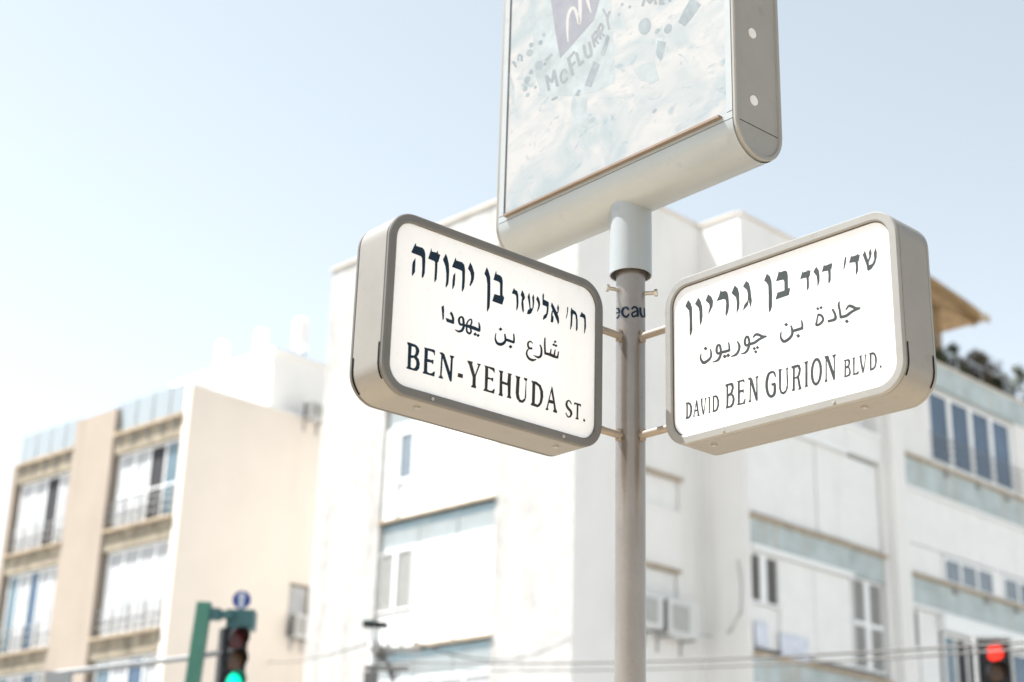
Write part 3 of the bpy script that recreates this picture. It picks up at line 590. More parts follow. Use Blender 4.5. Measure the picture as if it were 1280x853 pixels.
# ------------------------------------------------------------------ buildings: helpers
def wall(mb, F, x0, x1, z0, z1, holes=(), y=0, dep=.22):
    xs = sorted({x0, x1, *[min(max(v, x0), x1) for h_ in holes for v in h_[:2]]}); zs = sorted({z0, z1, *[min(max(v, z0), z1) for h_ in holes for v in h_[2:]]})
    def solid(i, j):
        if i < 0 or j < 0 or i >= len(xs) - 1 or j >= len(zs) - 1: return None
        cx, cz = (xs[i] + xs[i + 1]) / 2, (zs[j] + zs[j + 1]) / 2
        return not any(a < cx < b and c < cz < d for a, b, c, d in holes)
    for i in range(len(xs) - 1):
        for j in range(len(zs) - 1):
            if not solid(i, j): continue
            a, b, c, d = xs[i], xs[i + 1], zs[j], zs[j + 1]
            mb.add([F.P(a, y, c), F.P(b, y, c), F.P(b, y, d), F.P(a, y, d)], [(0, 1, 2, 3)])
            for di, dj, q in ((-1, 0, (a, a, c, d)), (1, 0, (b, b, c, d)), (0, -1, (a, b, c, c)), (0, 1, (a, b, d, d))):
                if solid(i + di, j + dj) is False:
                    p, q2, r, s = q; mb.add([F.P(p, y, r), F.P(q2, y, s if p == q2 else r), F.P(q2, y + dep, s if p == q2 else r), F.P(p, y + dep, r)], [(0, 1, 2, 3)])
    return mb
def part(root_, F, name, m, *boxes, smooth=None):
    o = MB()
    for b in boxes: o.box(*b, F)
    return o.build(name, m, root_, smooth)
def window(root_, F, rc, y, cols, gm='glass', fm='frame', fw=.05, bars=(), name='window'):
    """rc = x0,x1,z0,z1; cols = number of panes or list of pane materials"""
    x0, x1, z0, z1 = rc; ms = [gm] * cols if isinstance(cols, int) else list(cols); n = len(ms)
    bx = [(x0, x1, y - .03, y + .04, z0, z0 + fw), (x0, x1, y - .03, y + .04, z1 - fw, z1), (x0, x0 + fw, y - .028, y + .04, z0 + fw, z1 - fw), (x1 - fw, x1, y - .028, y + .04, z0 + fw, z1 - fw)]
    cw = (x1 - x0 - fw) / n
    for i in range(1, n): bx.append((x0 + cw * i, x0 + cw * i + fw, y - .026, y + .04, z0 + fw, z1 - fw))
    for t in bars: bx.append((x0 + fw, x1 - fw, y - .024, y + .03, z0 + (z1 - z0) * t, z0 + (z1 - z0) * t + fw * .8))
    wd = part(root_, F, name, fm, *bx)
    for i, gm_ in enumerate(ms): 
        part(wd, F, 'pane', gm_, (x0 + cw * i + fw, x0 + cw * (i + 1), y, y + .012, z0 + fw, z1 - fw))
    return wd
def louver(root_, F, rc, y, cols, sm='louver', fm='frame', fw=.06, mid=False):
    x0, x1, z0, z1 = rc; n = cols
    bx = [(x0, x1, y - .03, y + .05, z0, z0 + fw * .5), (x0, x1, y - .03, y + .05, z1 - fw * .5, z1), (x0, x0 + fw * .4, y - .028, y + .05, z0 + fw * .5, z1 - fw * .5), (x1 - fw * .4, x1, y - .028, y + .05, z0 + fw * .5, z1 - fw * .5)]
    cw = (x1 - x0 - fw * .4) / n
    for i in range(1, n): bx.append((x0 + cw * i - fw, x0 + cw * i + fw, y - .026, y + .05, z0 + fw * .5, z1 - fw * .5))
    if mid: bx.append((x0 + fw * .4, x1 - fw * .4, y - .025, y + .05, z0 + (z1 - z0) * .48, z0 + (z1 - z0) * .48 + fw))
    wd = part(root_, F, 'window', fm, *bx)
    for i in range(n):
        a = x0 + cw * i + (fw if i else fw * .4); b = x0 + cw * (i + 1) - (fw if i < n - 1 else 0)
        o = MB(); k = int((z1 - z0 - fw) / .085)
        for j in range(k):
            zc = z0 + fw * .5 + (z1 - z0 - fw) * (j + .5) / k
            o.add([F.P(a, y - .012, zc - .034), F.P(b, y - .012, zc - .034), F.P(b, y + .03, zc + .032), F.P(a, y + .03, zc + .032), F.P(a, y - .006, zc - .040), F.P(b, y - .006, zc - .040), F.P(b, y + .036, zc + .026), F.P(a, y + .036, zc + .026)], [(0, 1, 2, 3), (4, 5, 6, 7), (0, 1, 5, 4), (2, 3, 7, 6)])
        o.box(a, b, y + .045, y + .05, z0 + fw * .5, z1 - fw * .5, F)
        q = o.build('louver_slats', sm, wd); q['kind'] = 'stuff'
    return wd

# ------------------------------------------------------------------ white corner building
DC = 33.0
c0 = at(716, 700, DC); RB = Vector((c0.x, c0.y, 0))
wb = empty('corner_building', RB, 'white five-storey apartment block with blue-green balcony bands behind the pole', 'building')
aR, aL = rad(44), rad(-46)
R0 = LF(Frame(c0, aR), RB); L0 = LF(Frame(c0, aL), RB)
LW = -L0.hit(390, 700)[0]; RW = R0.hit(880, 700)[0]; STEP = 1.26
R1 = LF(Frame(Frame(c0, aR).P(RW, -STEP, 0), aR), RB)
ROOF = R0.hit(855, 278)[1] + .05; X1P = R1.hit(1110, 640)[0]; X2P = R1.hit(1130, 640)[0]; XE = 17.0
PAR = R1.hit(1172, 456)[1]
ST = 3.15
# --- left facade
z_b = L0.hit(545, 640)[1]; z_bb = L0.hit(545, 676)[1]
bx0, bx1 = L0.hit(471, 700)[0], L0.hit(618, 660)[0]
cols = []
for k in range(-2, 3): cols.append((bx0, bx1, z_b + ST * k - ST + .02, z_b + ST * k))      # one deep bay per floor
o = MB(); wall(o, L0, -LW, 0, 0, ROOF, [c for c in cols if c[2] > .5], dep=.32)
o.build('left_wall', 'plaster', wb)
for k in range(-2, 2):
    zt = z_b + ST * k; zb2 = z_bb + ST * k
    if zt - ST < .5: continue
    part(wb, L0, 'band_strip', 'band_blue', (bx0 + .01, bx1 - .01, .17, .3, zt - .2, zt - .01))
    n3 = 3
    for i in range(n3):
        xa = bx0 + (bx1 - bx0) * i / n3; xb = bx0 + (bx1 - bx0) * (i + 1) / n3
        part(wb, L0, 'band_panel', 'band_pale', (xa + .02, xb - .02, .14, .3, zb2, zt - .205))
    part(wb, L0, 'ledge', 'ledge', (bx0 - .04, bx1 + .04, -.07, .3, zt + .0, zt + .05))
    lz1 = zb2 - .02; lz0 = lz1 - 1.5
    wx = L0.hit(513, 720)[0]
    if k == 0:
        louver(wb, L0, (bx0 + .03, wx, L0.hit(490, 764)[1], zb2 - .03), .07, 2)
        for i, (pa, pb) in enumerate(((514, 566), (567, 617))):
            part(wb, L0, 'shutter_panel', 'panel', (L0.hit(pa, 720)[0] + .02, L0.hit(pb, 700)[0], (.05 + .012 * i), .3, zb2 - 2.36, zb2 - .03))
        part(wb, L0, 'shutter_panel', 'panel', (bx0 + .03, wx + .015, .08, .3, zb2 - 2.36, L0.hit(490, 766)[1]))
    elif k == 1:
        rc = L0.rect(497, 541, 513, 597); window(wb, L0, (rc[0], rc[1], rc[2], rc[3]), .1, 1, 'glass_grey', fw=.06)
        part(wb, L0, 'shutter_panel', 'panel', (bx0 + .03, rc[0] - .02, .06, .3, zb2 - 2.4, zb2 - .03))
        part(wb, L0, 'shutter_panel', 'panel', (rc[1] + .25, bx1 - .03, .05, .3, zb2 - 2.4, zb2 - .03))
        part(wb, L0, 'shutter_panel', 'frame', (rc[0] - .01, rc[1] + .24, .14, .3, zb2 - 2.4, zb2 - .03))
    else:
        rc = L0.rect(556, 797, 600, 812) if k == -1 else None
        louver(wb, L0, (bx0 + .03, wx, lz0, lz1), .14, 2)
        window(wb, L0, (wx + .05, bx1 - .05, zb2 - 2.3, zb2 - .03), .14, ['glass_pale', 'curtain', 'curtain'])
# top bay and parapet cap
zt = z_b + 2 * ST
louver(wb, L0, (bx0 + .05, bx0 + 1.3, zt - 2.2, zt - .05), .14, 2); part(wb, L0, 'shutter_panel', 'panel', (bx0 + 1.32, bx1 - .03, .12, .3, zt - ST + .05, zt - .05))
part(wb, L0, 'parapet_cap', 'cap', (-LW - .05, .05, -.05, .25, ROOF, ROOF + .06))
# --- right side, first bay
rcs = [R0.rect(806, 706, 848, 748), R0.rect(806, 588, 850, 640)]
o = MB(); wall(o, R0, 0, RW, 0, ROOF, rcs, dep=.2); o.build('side_wall', 'plaster_shade', wb)
part(wb, R0, 'parapet_cap', 'cap', (.06, RW, -.05, .25, ROOF, ROOF + .06))
for rc in rcs:
    part(wb, R0, 'roller_shutter', 'panel', (rc[0] + .02, rc[1] - .02, .08, .16, rc[2] + .02, rc[3] - .02))
    part(wb, R0, 'lintel', 'ledge', (rc[0] - .06, rc[1] + .06, -.06, .02, rc[3] - .01, rc[3] + .07))
# return wall between the first bay and the balcony front
RR = R1.o + R1.ex * 0
Fr = LF(Frame(Frame(c0, aR).P(RW, 0, 0), aL), RB)
o = MB(); wall(o, Fr, 0, STEP, 0, ROOF, []); o.build('return_wall', 'plaster_shade', wb)
part(wb, Fr, 'parapet_cap', 'cap', (.0, STEP - .06, -.05, .12, ROOF, ROOF + .06))
# --- right side, balcony front
def zl(px, py): return R1.hit(px, py)[1]
zb1, zb1b = zl(1020, 668), zl(1020, 703)                    # band of the middle floor in bay one
b1x0 = R1.hit(938, 660)[0]; b1x1 = R1.hit(1107, 720)[0]
z2t, z2b = zl(1200, 594), zl(1200, 630); z3t, z3b = zl(1200, 735), zl(1200, 770)
holes = [(b1x0, b1x1, zb1 + ST * k - ST + .03, zb1 + ST * k) for k in range(-1, 3)]
b2x0 = R1.hit(1132, 640)[0]
holes2 = [(b2x0, XE - .4, z2t + ST * k - ST + .03, z2t + ST * k) for k in range(-2, 1)]
wrc = R1.rect(1161, 491, 1268, 614); wrc = (R1.hit(1162, 540)[0], R1.hit(1269, 560)[0], zl(1200, 594) + .01, zl(1215, 504))
holes2.append((wrc[0], wrc[1], wrc[2], wrc[3]))
o = MB(); wall(o, R1, 0, X2P - .3, 0, ROOF, [q for q in holes if q[2] > .4], dep=.4); o.build('front_wall', 'plaster_shade', wb)
o = MB(); wall(o, R1, X2P - .3, XE, 0, PAR - .72, [q for q in holes2 if q[2] > .4], dep=.4); o.build('front_wall', 'plaster_shade', wb)
part(wb, R1, 'parapet_cap', 'cap', (0, X2P - .3, -.05, .25, ROOF, ROOF + .06))
part(wb, R1, 'parapet_band', 'band', (X2P - .28, XE, -.06, .2, PAR - .72, PAR - .03)); part(wb, R1, 'parapet_cap', 'cap', (X2P - .30, XE, -.1, .24, PAR - .03, PAR + .03))
part(wb, R1, 'pilaster', 'plaster_shade', (R1.hit(1109, 640)[0], R1.hit(1125, 640)[0], -.22, -.002, 0, ROOF - .4))
MB().tube([R1.P(R1.hit(1127.5, 640)[0], -.12, 0), R1.P(R1.hit(1127.5, 640)[0], -.12, PAR)], .05, 10).build('downpipe', 'frame', wb, 40)
for k in range(-1, 2):
    t, b_ = zb1 + ST * k, zb1b + ST * k
    if b_ < 1: continue
    bm_ = 'panel' if k == 1 else 'band'
    part(wb, R1, 'band_panel', bm_, (b1x0 + .01, b1x1 - 1.55, -.03, .38, b_, t - .09)); part(wb, R1, 'band_panel', bm_, (b1x1 - 1.51, b1x1 - .01, -.02, .38, b_ - .04, t - .09))
    part(wb, R1, 'ledge', 'ledge' if k < 1 else 'frame', (b1x0 - .03, b1x1 + .02, -.1, .38, t - .09, t))
    part(wb, R1, 'band_trim', 'frame', (b1x0 + .01, b1x1 - 1.5, -.06, .37, b_ - .12, b_ - .002))
    if k == 1:
        for i in range(4): part(wb, R1, 'shutter_panel', 'panel', (b1x0 + .02 + (b1x1 - b1x0 - .04) * i / 4, b1x0 + (b1x1 - b1x0 - .04) * (i + 1) / 4, .05 + .03 * (i % 2), .3, b_ - 2.36, b_ - .14))
        continue
    zw = lambda py: zl(958, py) + ST * k
    louver(wb, R1, (R1.hit(940, 720)[0], R1.hit(977, 730)[0], zw(757) + .03, b_ - .14), .1, 2, 'louver_dark', fw=.12)
    for i, (pa, pb) in enumerate(((978, 1021), (1022, 1067))):
        part(wb, R1, 'shutter_panel', 'panel', (R1.hit(pa, 760)[0] + .01, R1.hit(pb, 760)[0], .06 + .014 * i, .3, b_ - 2.3, b_ - .14))
    part(wb, R1, 'shutter_panel', 'panel', (b1x0 + .02, R1.hit(977, 730)[0], .12, .3, b_ - 2.3, zw(757) + .01))
    louver(wb, R1, (R1.hit(1069, 770)[0], R1.hit(1107, 780)[0], b_ - 2.3, b_ - .06), .08, 2, 'louver', fw=.1, mid=True)
for zz in (zl(1050, 575),): part(wb, R1, 'wall_trim', 'frame', (R1.hit(990, 560)[0], b1x1 + .2, -.09, .02, zz - .05, zz + .05)) if False else None
# bay two: window strip under the parapet
window(wb, R1, wrc, .1, 4, 'glass', 'frame', fw=.2)
for dz in (.22, .42, .62, .82): part(wb, R1, 'guard_rail', 'louver_dark', (wrc[0] - .05, wrc[1] + .3, -.06, -.035, wrc[2] + dz, wrc[2] + dz + .03))
for k in range(-1, 1):
    t = z2t + ST * k if k == 0 else z3t; b_ = z2b if k == 0 else z3b
    part(wb, R1, 'band_panel', 'band', (b2x0 + .01, XE - .42, -.05, .38, b_, t - .09)); part(wb, R1, 'ledge', 'ledge', (b2x0 - .03, XE - .38, -.12, .38, t - .09, t))
    part(wb, R1, 'band_trim', 'frame', (b2x0 + .01, XE - .42, -.02, .37, b_ - .10, b_ - .002))
    for j in range(5):
        xj = b2x0 + 2.0 + j * 1.62; part(wb, R1, 'drip_spout', 'louver', (xj, xj + .12, -.2, -.052, t - .26, t - .12))
# middle floor of bay two: white panels and a row of small windows
pb = z2b - .11
sw = (R1.hit(1181, 710)[0], R1.hit(1245, 730)[0], zl(1213, 728), zl(1213, 706)); sw2x = R1.hit(1256, 740)[0]
xs_ = [b2x0 + .02, R1.hit(1163, 650)[0], XE - .43]
for i in range(2): part(wb, R1, 'wall_panel', 'panel', (xs_[i], xs_[i + 1] - .03, .03 + .015 * i, .3, sw[3] + .1, pb))
part(wb, R1, 'wall_panel', 'panel', (b2x0 + .02, sw[0] - .05, .05, .3, z3t + .002, sw[3] + .08))
window(wb, R1, (sw[0], sw[1], z3t + .02, sw[3] + .05), .06, 3, 'glass_grey', fw=.1)
window(wb, R1, (sw2x, sw2x + 2.6, z3t + .02, sw[3] + .05), .062, 3, 'glass_grey', fw=.1)
part(wb, R1, 'wall_panel', 'panel', (sw[1] + .02, sw2x - .02, .05, .3, z3t + .002, sw[3] + .08)); part(wb, R1, 'wall_panel', 'panel', (sw2x + 2.62, XE - .43, .05, .3, z3t + .002, sw[3] + .08))
# lower floor of bay two
lb = z3b - .11
louver(wb, R1, (R1.hit(1138, 780)[0], R1.hit(1151, 780)[0], zl(1144, 808), lb - .05), .08, 1, 'louver_dark', fw=.06)
part(wb, R1, 'wall_panel', 'panel', (R1.hit(1151, 780)[0] + .02, R1.hit(1175, 780)[0], .07, .3, lb - 2.2, lb - .01)); part(wb, R1, 'wall_panel', 'panel', (b2x0 + .02, R1.hit(1151, 780)[0], .1, .3, lb - 2.2, zl(1144, 809)))
part(wb, R1, 'shutter_box', 'frame', (R1.hit(1176, 780)[0], XE - .43, -.14, .3, lb - .42, lb - .005))
window(wb, R1, (R1.hit(1182, 800)[0], R1.hit(1227, 820)[0], lb - 2.0, lb - .44), .1, ['glass_pale', 'dark', 'dark'], fw=.08); window(wb, R1, (R1.hit(1228, 820)[0] + .02, XE - .5, lb - 2.0, lb - .44), .1, ['dark', 'glass', 'dark', 'glass'], fw=.08)
# recess backs, roof and hidden sides
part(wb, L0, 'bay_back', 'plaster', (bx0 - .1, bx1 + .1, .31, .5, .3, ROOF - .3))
part(wb, R1, 'bay_back', 'plaster_shade', (.02, XE - .02, .39, .6, .3, PAR - .8))
o = MB(); P0 = Frame(c0, aR)
pts = [P0.P(0, 0, 0), P0.P(RW, 0, 0), P0.P(RW, -STEP, 0), P0.P(RW + XE, -STEP, 0), P0.P(RW + XE, LW, 0), P0.P(0, LW, 0)]
pts = [p - RB for p in pts]
for z, i0 in ((ROOF - .25, 0),):
    q = [pts[0], pts[1], pts[2], P0.P(RW + X2P - .3, -STEP, 0) - RB, P0.P(RW + X2P - .3, LW, 0) - RB, pts[5]]
    o.add([p + Vector((0, 0, z)) for p in q], [tuple(range(6))])
    q = [P0.P(RW + X2P - .3, -STEP, 0) - RB, pts[3], pts[4], P0.P(RW + X2P - .3, LW, 0) - RB]
    o.add([p + Vector((0, 0, PAR - .8)) for p in q], [(0, 1, 2, 3)])
o.build('roof', 'roof', wb)
o = MB()
for a, b_ in ((3, 4), (4, 5)):
    zt_ = PAR - .72
    o.add([pts[a], pts[b_], pts[b_] + Vector((0, 0, zt_)), pts[a] + Vector((0, 0, zt_))], [(0, 1, 2, 3)])
a_, b__ = P0.P(RW + X2P - .3, -STEP, PAR - .8) - RB, P0.P(RW + X2P - .3, LW, PAR - .8) - RB
o.add([a_, b__, b__ + Vector((0, 0, ROOF - PAR + .8)), a_ + Vector((0, 0, ROOF - PAR + .8))], [(0, 1, 2, 3)])
o.build('rear_wall', 'plaster_shade', wb)
# roof-top hut faintly visible above the right sign
hx, hz = R1.hit(940, 285, 3.0)
hut = MB().box(hx, hx + 3.4, 3.0, 6.0, ROOF - .25, hz, R1).build('roof_hut', 'whitewash', wb)

# air conditioners on the side wall
def ac_unit(F, rl, x0, x1, z0, z1, dep, label, group=None):
    base = Vector(F.o) + F.ex * ((x0 + x1) / 2) + Vector((0, 0, z0)); LFr = LF(Frame(F.o, F.ang), base)
    r_ = empty('air_conditioner', base, label, 'air conditioner', 0, group)
    part(r_, LFr, 'casing', 'ac', (x0, x1, -dep - .12, -.12, z0, z1))
    cx, cz, rr_ = x0 + (x1 - x0) * .40, (z0 + z1) / 2, (z1 - z0) * .36
    part(r_, LFr, 'fan_grille', 'louver', (cx - rr_, cx + rr_, -dep - .135, -dep - .121, cz - rr_, cz + rr_))
    part(r_, LFr, 'shaded_side_vent', 'louver_dark', (x0 - .012, x0 - .001, -dep - .10, -.14, z0 + .03, z1 - .03))  # side vent, widened and darkened to paint the casing side's shading
    for xx in (x0 + .12, x1 - .16): part(r_, LFr, 'bracket', 'steel', (xx, xx + .04, -dep - .1, .0, z0 - .05, z0 - .002), (xx, xx + .04, -.04, .0, z0 - .35, z0 - .05))
    return r_
Fw = Frame(c0, aR)
y_ac = -.45
a0, a1 = Fw.hit(835, 765, y_ac), Fw.hit(874, 790, y_ac)
ac_unit(Fw, None, a0[0], a1[0], Fw.hit(853, 796, y_ac)[1], Fw.hit(853, 752, y_ac)[1], .34, 'boxy white air conditioner with grey grille on the shaded wall right of the pole', 'air conditioners on the white corner building')
a0, a1 = Fw.hit(800, 765, y_ac), Fw.hit(829, 780, y_ac)
ac_unit(Fw, None, a0[0], a1[0], Fw.hit(815, 784, y_ac)[1], Fw.hit(815, 742, y_ac)[1], .34, 'air conditioner half hidden behind the pole, under the shuttered window', 'air conditioners on the white corner building')
# loose cable looping down the side wall
pts_ = [(922, 700), (927, 730), (926, 765), (912, 790), (895, 797), (872, 793)]
q = []
Fr2 = Frame(Frame(c0, aR).P(RW, 0, 0), aL)
for i, (px, py) in enumerate(pts_):
    if i < 4:
        x, z = Fr2.hit(px, py, -.03); q.append(Fr2.P(x, -.03, z))
    else:
        x, z = Fw.hit(px, py, -.12 - .05 * (i - 3)); q.append(Fw.P(x, -.12 - .05 * (i - 3), z))
tag(MB().tube(q, .016, 6).build('cable', 'louver', None, 60, origin=q[0]), 'thin grey cable looping down the shaded wall to the air conditioner', 'cable')
# laundry on the balcony
for i, (pa, pb_, t_, lb_) in enumerate(((946, 962, 776, 'small pale blue cloth hanging below the dark louvred window'), (978, 1012, 790, 'wide pale blue cloth hanging below the white shutters'))):
    x0_, z1_ = R1.hit(pa, t_, -.02); x1_ = R1.hit(pb_, t_ + 8, -.02)[0]; n = 12; o = MB(); rows = []
    Fq = Frame(R1.o, R1.ang); org = Fq.P(x0_, -.02, z1_)
    for side in (0, 1):
        for zz in (z1_, z1_ - .55): rows.append([Fq.P(x0_ + (x1_ - x0_) * j / n, .035 + .012 * math.sin(j * 1.9) - side * .006, zz) for j in range(n + 1)])
    o.loft(rows[:2], cyc=False); o.loft(rows[2:], cyc=False); 
    tag(o.build('hanging_cloth', 'cloth', None, 60, origin=org), lb_, 'cloth', 'laundry on the balcony')

# ------------------------------------------------------------------ roof terrace: pergola and plants
Ft = Frame(R1.o, R1.ang)
def tp(px, py, y): x, z = Ft.hit(px, py, y); return x, z
px0, pz1 = tp(1158, 366, 1.2); px1, _ = tp(1224, 400, 1.2)
pr0 = Ft.P(px0, 1.2, PAR - .8)
pg = empty('pergola', pr0, 'weathered tan timber pergola on the roof terrace above the right sign', 'pergola'); Fp = LF(Ft, pr0)
_, pza = tp(1200, 395, 1.2)
for i, xx in enumerate((px0 - 1.2, px0 + .35)):
    for yy in (1.3, 3.4): part(pg, Fp, 'post', 'wood', (xx, xx + .09, yy, yy + .09, PAR - .8, pza))
for yy in (1.25, 3.35): part(pg, Fp, 'beam', 'wood', (px0 - 1.6, px1 - .1, yy, yy + .12, pza, pza + .16))
for lay, (zo, x_a, x_b, y_a, y_b) in enumerate(((.16, px0 - 1.7, px1, .9, 3.7), (.40, px0 - 1.9, px1 - .75, 1.1, 3.5))):
    o = MB(); rows = []                                     # bowed reed canopy, two layers
    for yy in (y_a, y_b):
        up_ = []; lo_ = []
        for i in range(15):
            t = i / 14; xx = x_a + (x_b - x_a) * t; zz = pza + zo + .34 * (1 - (2 * t - .75) ** 2 * .55) - .1
            up_.append(Fp.P(xx, yy, zz + .11)); lo_.append(Fp.P(xx, yy, zz))
        rows.append(up_ + lo_[::-1])
    o.loft(rows, True, True).build('canopy', 'wood', pg, 40)
for i in range(11):
    xx = px0 - .55 + i * .155; part(pg, Fp, 'slat', 'wood', (xx, xx + .10, 1.42 + .02 * (i % 2), 1.46 + .02 * (i % 2), PAR - .5, pza + .12))
part(pg, Fp, 'valance', 'ledge', (px1 - .5, px1 + .02, .84, .9, pza + .02, pza + .24))
def shrub(px, py_top, y, wd, lab, m, n=1000):
    x, zt_ = tp(px, py_top, y); zb_ = PAR - .8; root_ = Ft.P(x, y, zb_); hgt = zt_ - zb_
    r_ = empty('potted_shrub', root_, lab, 'shrub', 0, 'plants along the roof terrace edge')
    o = MB().loft([[Vector((.2 * s_ * math.cos(t), .2 * s_ * math.sin(t), zz)) for t in [i * math.pi / 6 for i in range(12)]] for s_, zz in ((.75, 0), (1, .38), (.9, .38), (.85, .34))], True, True); o.build('pot', 'ledge', r_, 40)
    o = MB()
    for i in range(6):
        a = random.random() * 6.28; o.tube([(0, 0, .3), (math.cos(a) * wd * .3, math.sin(a) * wd * .3, hgt * .55), (math.cos(a) * wd * .7, math.sin(a) * wd * .7, hgt * .85)], [.03, .02, .008], 5)
    o.build('stem', 'stem', r_)
    o = MB(); cl = [(random.uniform(-wd, wd), random.uniform(-.4, .4), random.uniform(.5, .9) * hgt, random.uniform(.18, .34)) for _ in range(9)]
    for _ in range(n):
        cx, cy, cz, r = random.choice(cl); d = Vector((random.gauss(0, 1), random.gauss(0, 1), random.gauss(0, 1))).normalized() * r * random.uniform(.4, 1.05)
        p = Vector((cx, cy, cz)) + d; p.z = min(p.z, hgt); a = Vector((random.gauss(0, 1), random.gauss(0, 1), random.gauss(0, .6))).normalized(); b = a.orthogonal().normalized(); s_ = random.uniform(.05, .10)
        o.add([p - a * s_, p + b * s_ * .45, p + a * s_, p - b * s_ * .45], [(0, 1, 2, 3)])
    o.build('foliage', m, r_)
shrub(1186, 428, .7, .45, 'dark green terrace shrub directly under the pergola', 'leaf')
shrub(1206, 436, .7, .5, 'olive terrace shrub right of the pergola', 'leaf2')
shrub(1226, 446, .75, .5, 'brownish terrace shrub in the middle of the roof edge', 'leaf2')
shrub(1248, 456, .75, .4, 'low green terrace shrub near the right end of the roof edge', 'leaf')
shrub(1274, 452, .8, .6, 'tall dark green terrace shrub at the right edge of the photo', 'leaf')
# thin roof railing
rr0 = Ft.P(tp(1215, 440, .1)[0], .1, PAR); rg = empty('roof_railing', rr0, 'thin metal railing on the right roof parapet', 'railing'); Fq = LF(Ft, rr0)
xa = tp(1195, 440, .1)[0]; xb = XE - .2
part(rg, Fq, 'handrail', 'steel', (xa, xb, .08, .12, PAR + .62, PAR + .66))
for i in range(6): xx = xa + (xb - xa - .04) * i / 5; part(rg, Fq, 'post', 'steel', (xx, xx + .035, .083, .117, PAR + .031, PAR + .62))

# ------------------------------------------------------------------ beige building on the left
DK = 42.0
k0 = at(224, 640, DK); RK = Vector((k0.x, k0.y, 0))
bb = empty('beige_building', RK, 'beige and cream apartment block with wide glazed balconies on the far left', 'building')
aK = math.atan2(-math.cos(rad(-46.5)), -math.sin(rad(-46.5))); aS = rad(45)
K = LF(Frame(k0, aK), RK); S = LF(Frame(k0, aS), RK)
KT = K.hit(120, 520)[1]; SW = 14.0
kx = lambda px, py: K.hit(px, py)[0]; kz = lambda px, py: K.hit(px, py)[1]
pl0, pl1 = kx(98, 528), kx(147.5, 515); KL = kx(20, 600) - .25
zt1 = kz(190, 528); zb1_ = kz(188, 555); zs1 = kz(180, 652); zs1b = kz(176, 679); zs2 = kz(160, 791); zs2b = kz(156, 822)
stK = zs1 - zs2
xr = kx(229, 590) + .0
edge = -.28
# solid body
o = MB()
o.box(edge, -.001, .002, .6, 0, KT, K)
o.build('corner_pier', 'cream', bb)
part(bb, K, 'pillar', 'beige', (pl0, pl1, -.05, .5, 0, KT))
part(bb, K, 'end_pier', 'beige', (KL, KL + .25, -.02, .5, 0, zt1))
o = MB(); sx0, sz1 = S.hit(362, 733); sx1, sz0 = S.hit(384, 800); hole = (sx0, sx1, sz0, S.hit(373, 730)[1])
wall(o, S, 0.0, SW, 0, kz(242, 481), [hole], dep=.2); o.build('side_wall', 'cream', bb)
STOP = kz(242, 481)
part(bb, S, 'side_coping', 'frame', (.0, SW, -.04, .25, STOP, STOP + .06))
window(bb, S, (hole[0] + .01, hole[1] - .01, hole[2] + .01, hole[3] - .01), .1, 1, 'curtain', 'sill', fw=.06)
bays = ((pl1, edge), (KL + .25, pl0))
tones = {(0, 0): ['curtain', 'curtain', 'dark', 'glass_pale'], (0, 1): ['curtain', 'curtain', 'curtain', 'curtain'], (1, 0): ['curtain', 'curtain', 'dark', 'curtain'], (1, 1): ['glass_pale', 'curtain', 'glass', 'curtain', 'curtain']}
for bi, (xa, xb) in enumerate(bays):
    part(bb, K, 'top_band', 'sill', (xa + .005, xb - .005, .02, .4, zb1_, zt1 - .1)); part(bb, K, 'ledge', 'ledge', (xa + .003, xb - .003, -.08, .4, zt1 - .1, zt1))
    for j in range(5):
        xj = xa + (xb - xa) * (j + .5) / 5; part(bb, K, 'rail_post', 'louver_dark', (xj - .03, xj + .03, -.02, .018, zb1_ + .2, zt1 - .102))
    for fl in range(0, 4):
        t_, b_ = zs1 - stK * fl, zs1b - stK * fl; top = zb1_ if fl == 0 else zs1b - stK * (fl - 1)
        part(bb, K, 'sill_band', 'sill', (xa + .005, xb - .005, .02, .4, b_, t_ - .08)); part(bb, K, 'ledge', 'ledge', (xa + .003, xb - .003, -.1, .4, t_ - .08, t_))
        tn = tones.get((bi, fl), ['glass_pale', 'curtain', 'glass', 'curtain'])
        g = .2
        part(bb, K, 'balcony_gap', 'dark', (xa + .01, xa + g, .26, .3, t_, top - .01))
        wd = window(bb, K, (xa + g, xb - .03, t_ + .003, top - .02), .16, tn, fm='frame', fw=.07, bars=(.42,) if fl == 0 and bi == 0 else ())
        for dz in (.28, .5, .72): part(bb, K, 'balcony_rail', 'louver', (xa + .02, xb - .02, .05, .07, t_ + dz, t_ + dz + .028))
        for j in range(5):
            xj = xa + .1 + (xb - xa - .2) * j / 4; part(bb, K, 'rail_post', 'louver_dark', (xj - .025, xj + .025, .02, .048, t_ + .002, t_ + .76)); part(bb, K, 'drip_mark', 'sill', (xj - .05, xj + .05, -.012, .018, t_ - .34, t_ - .085))
part(bb, K, 'bay_back', 'plaster', (KL + .02, edge, .41, .6, 0, zt1 - .12))
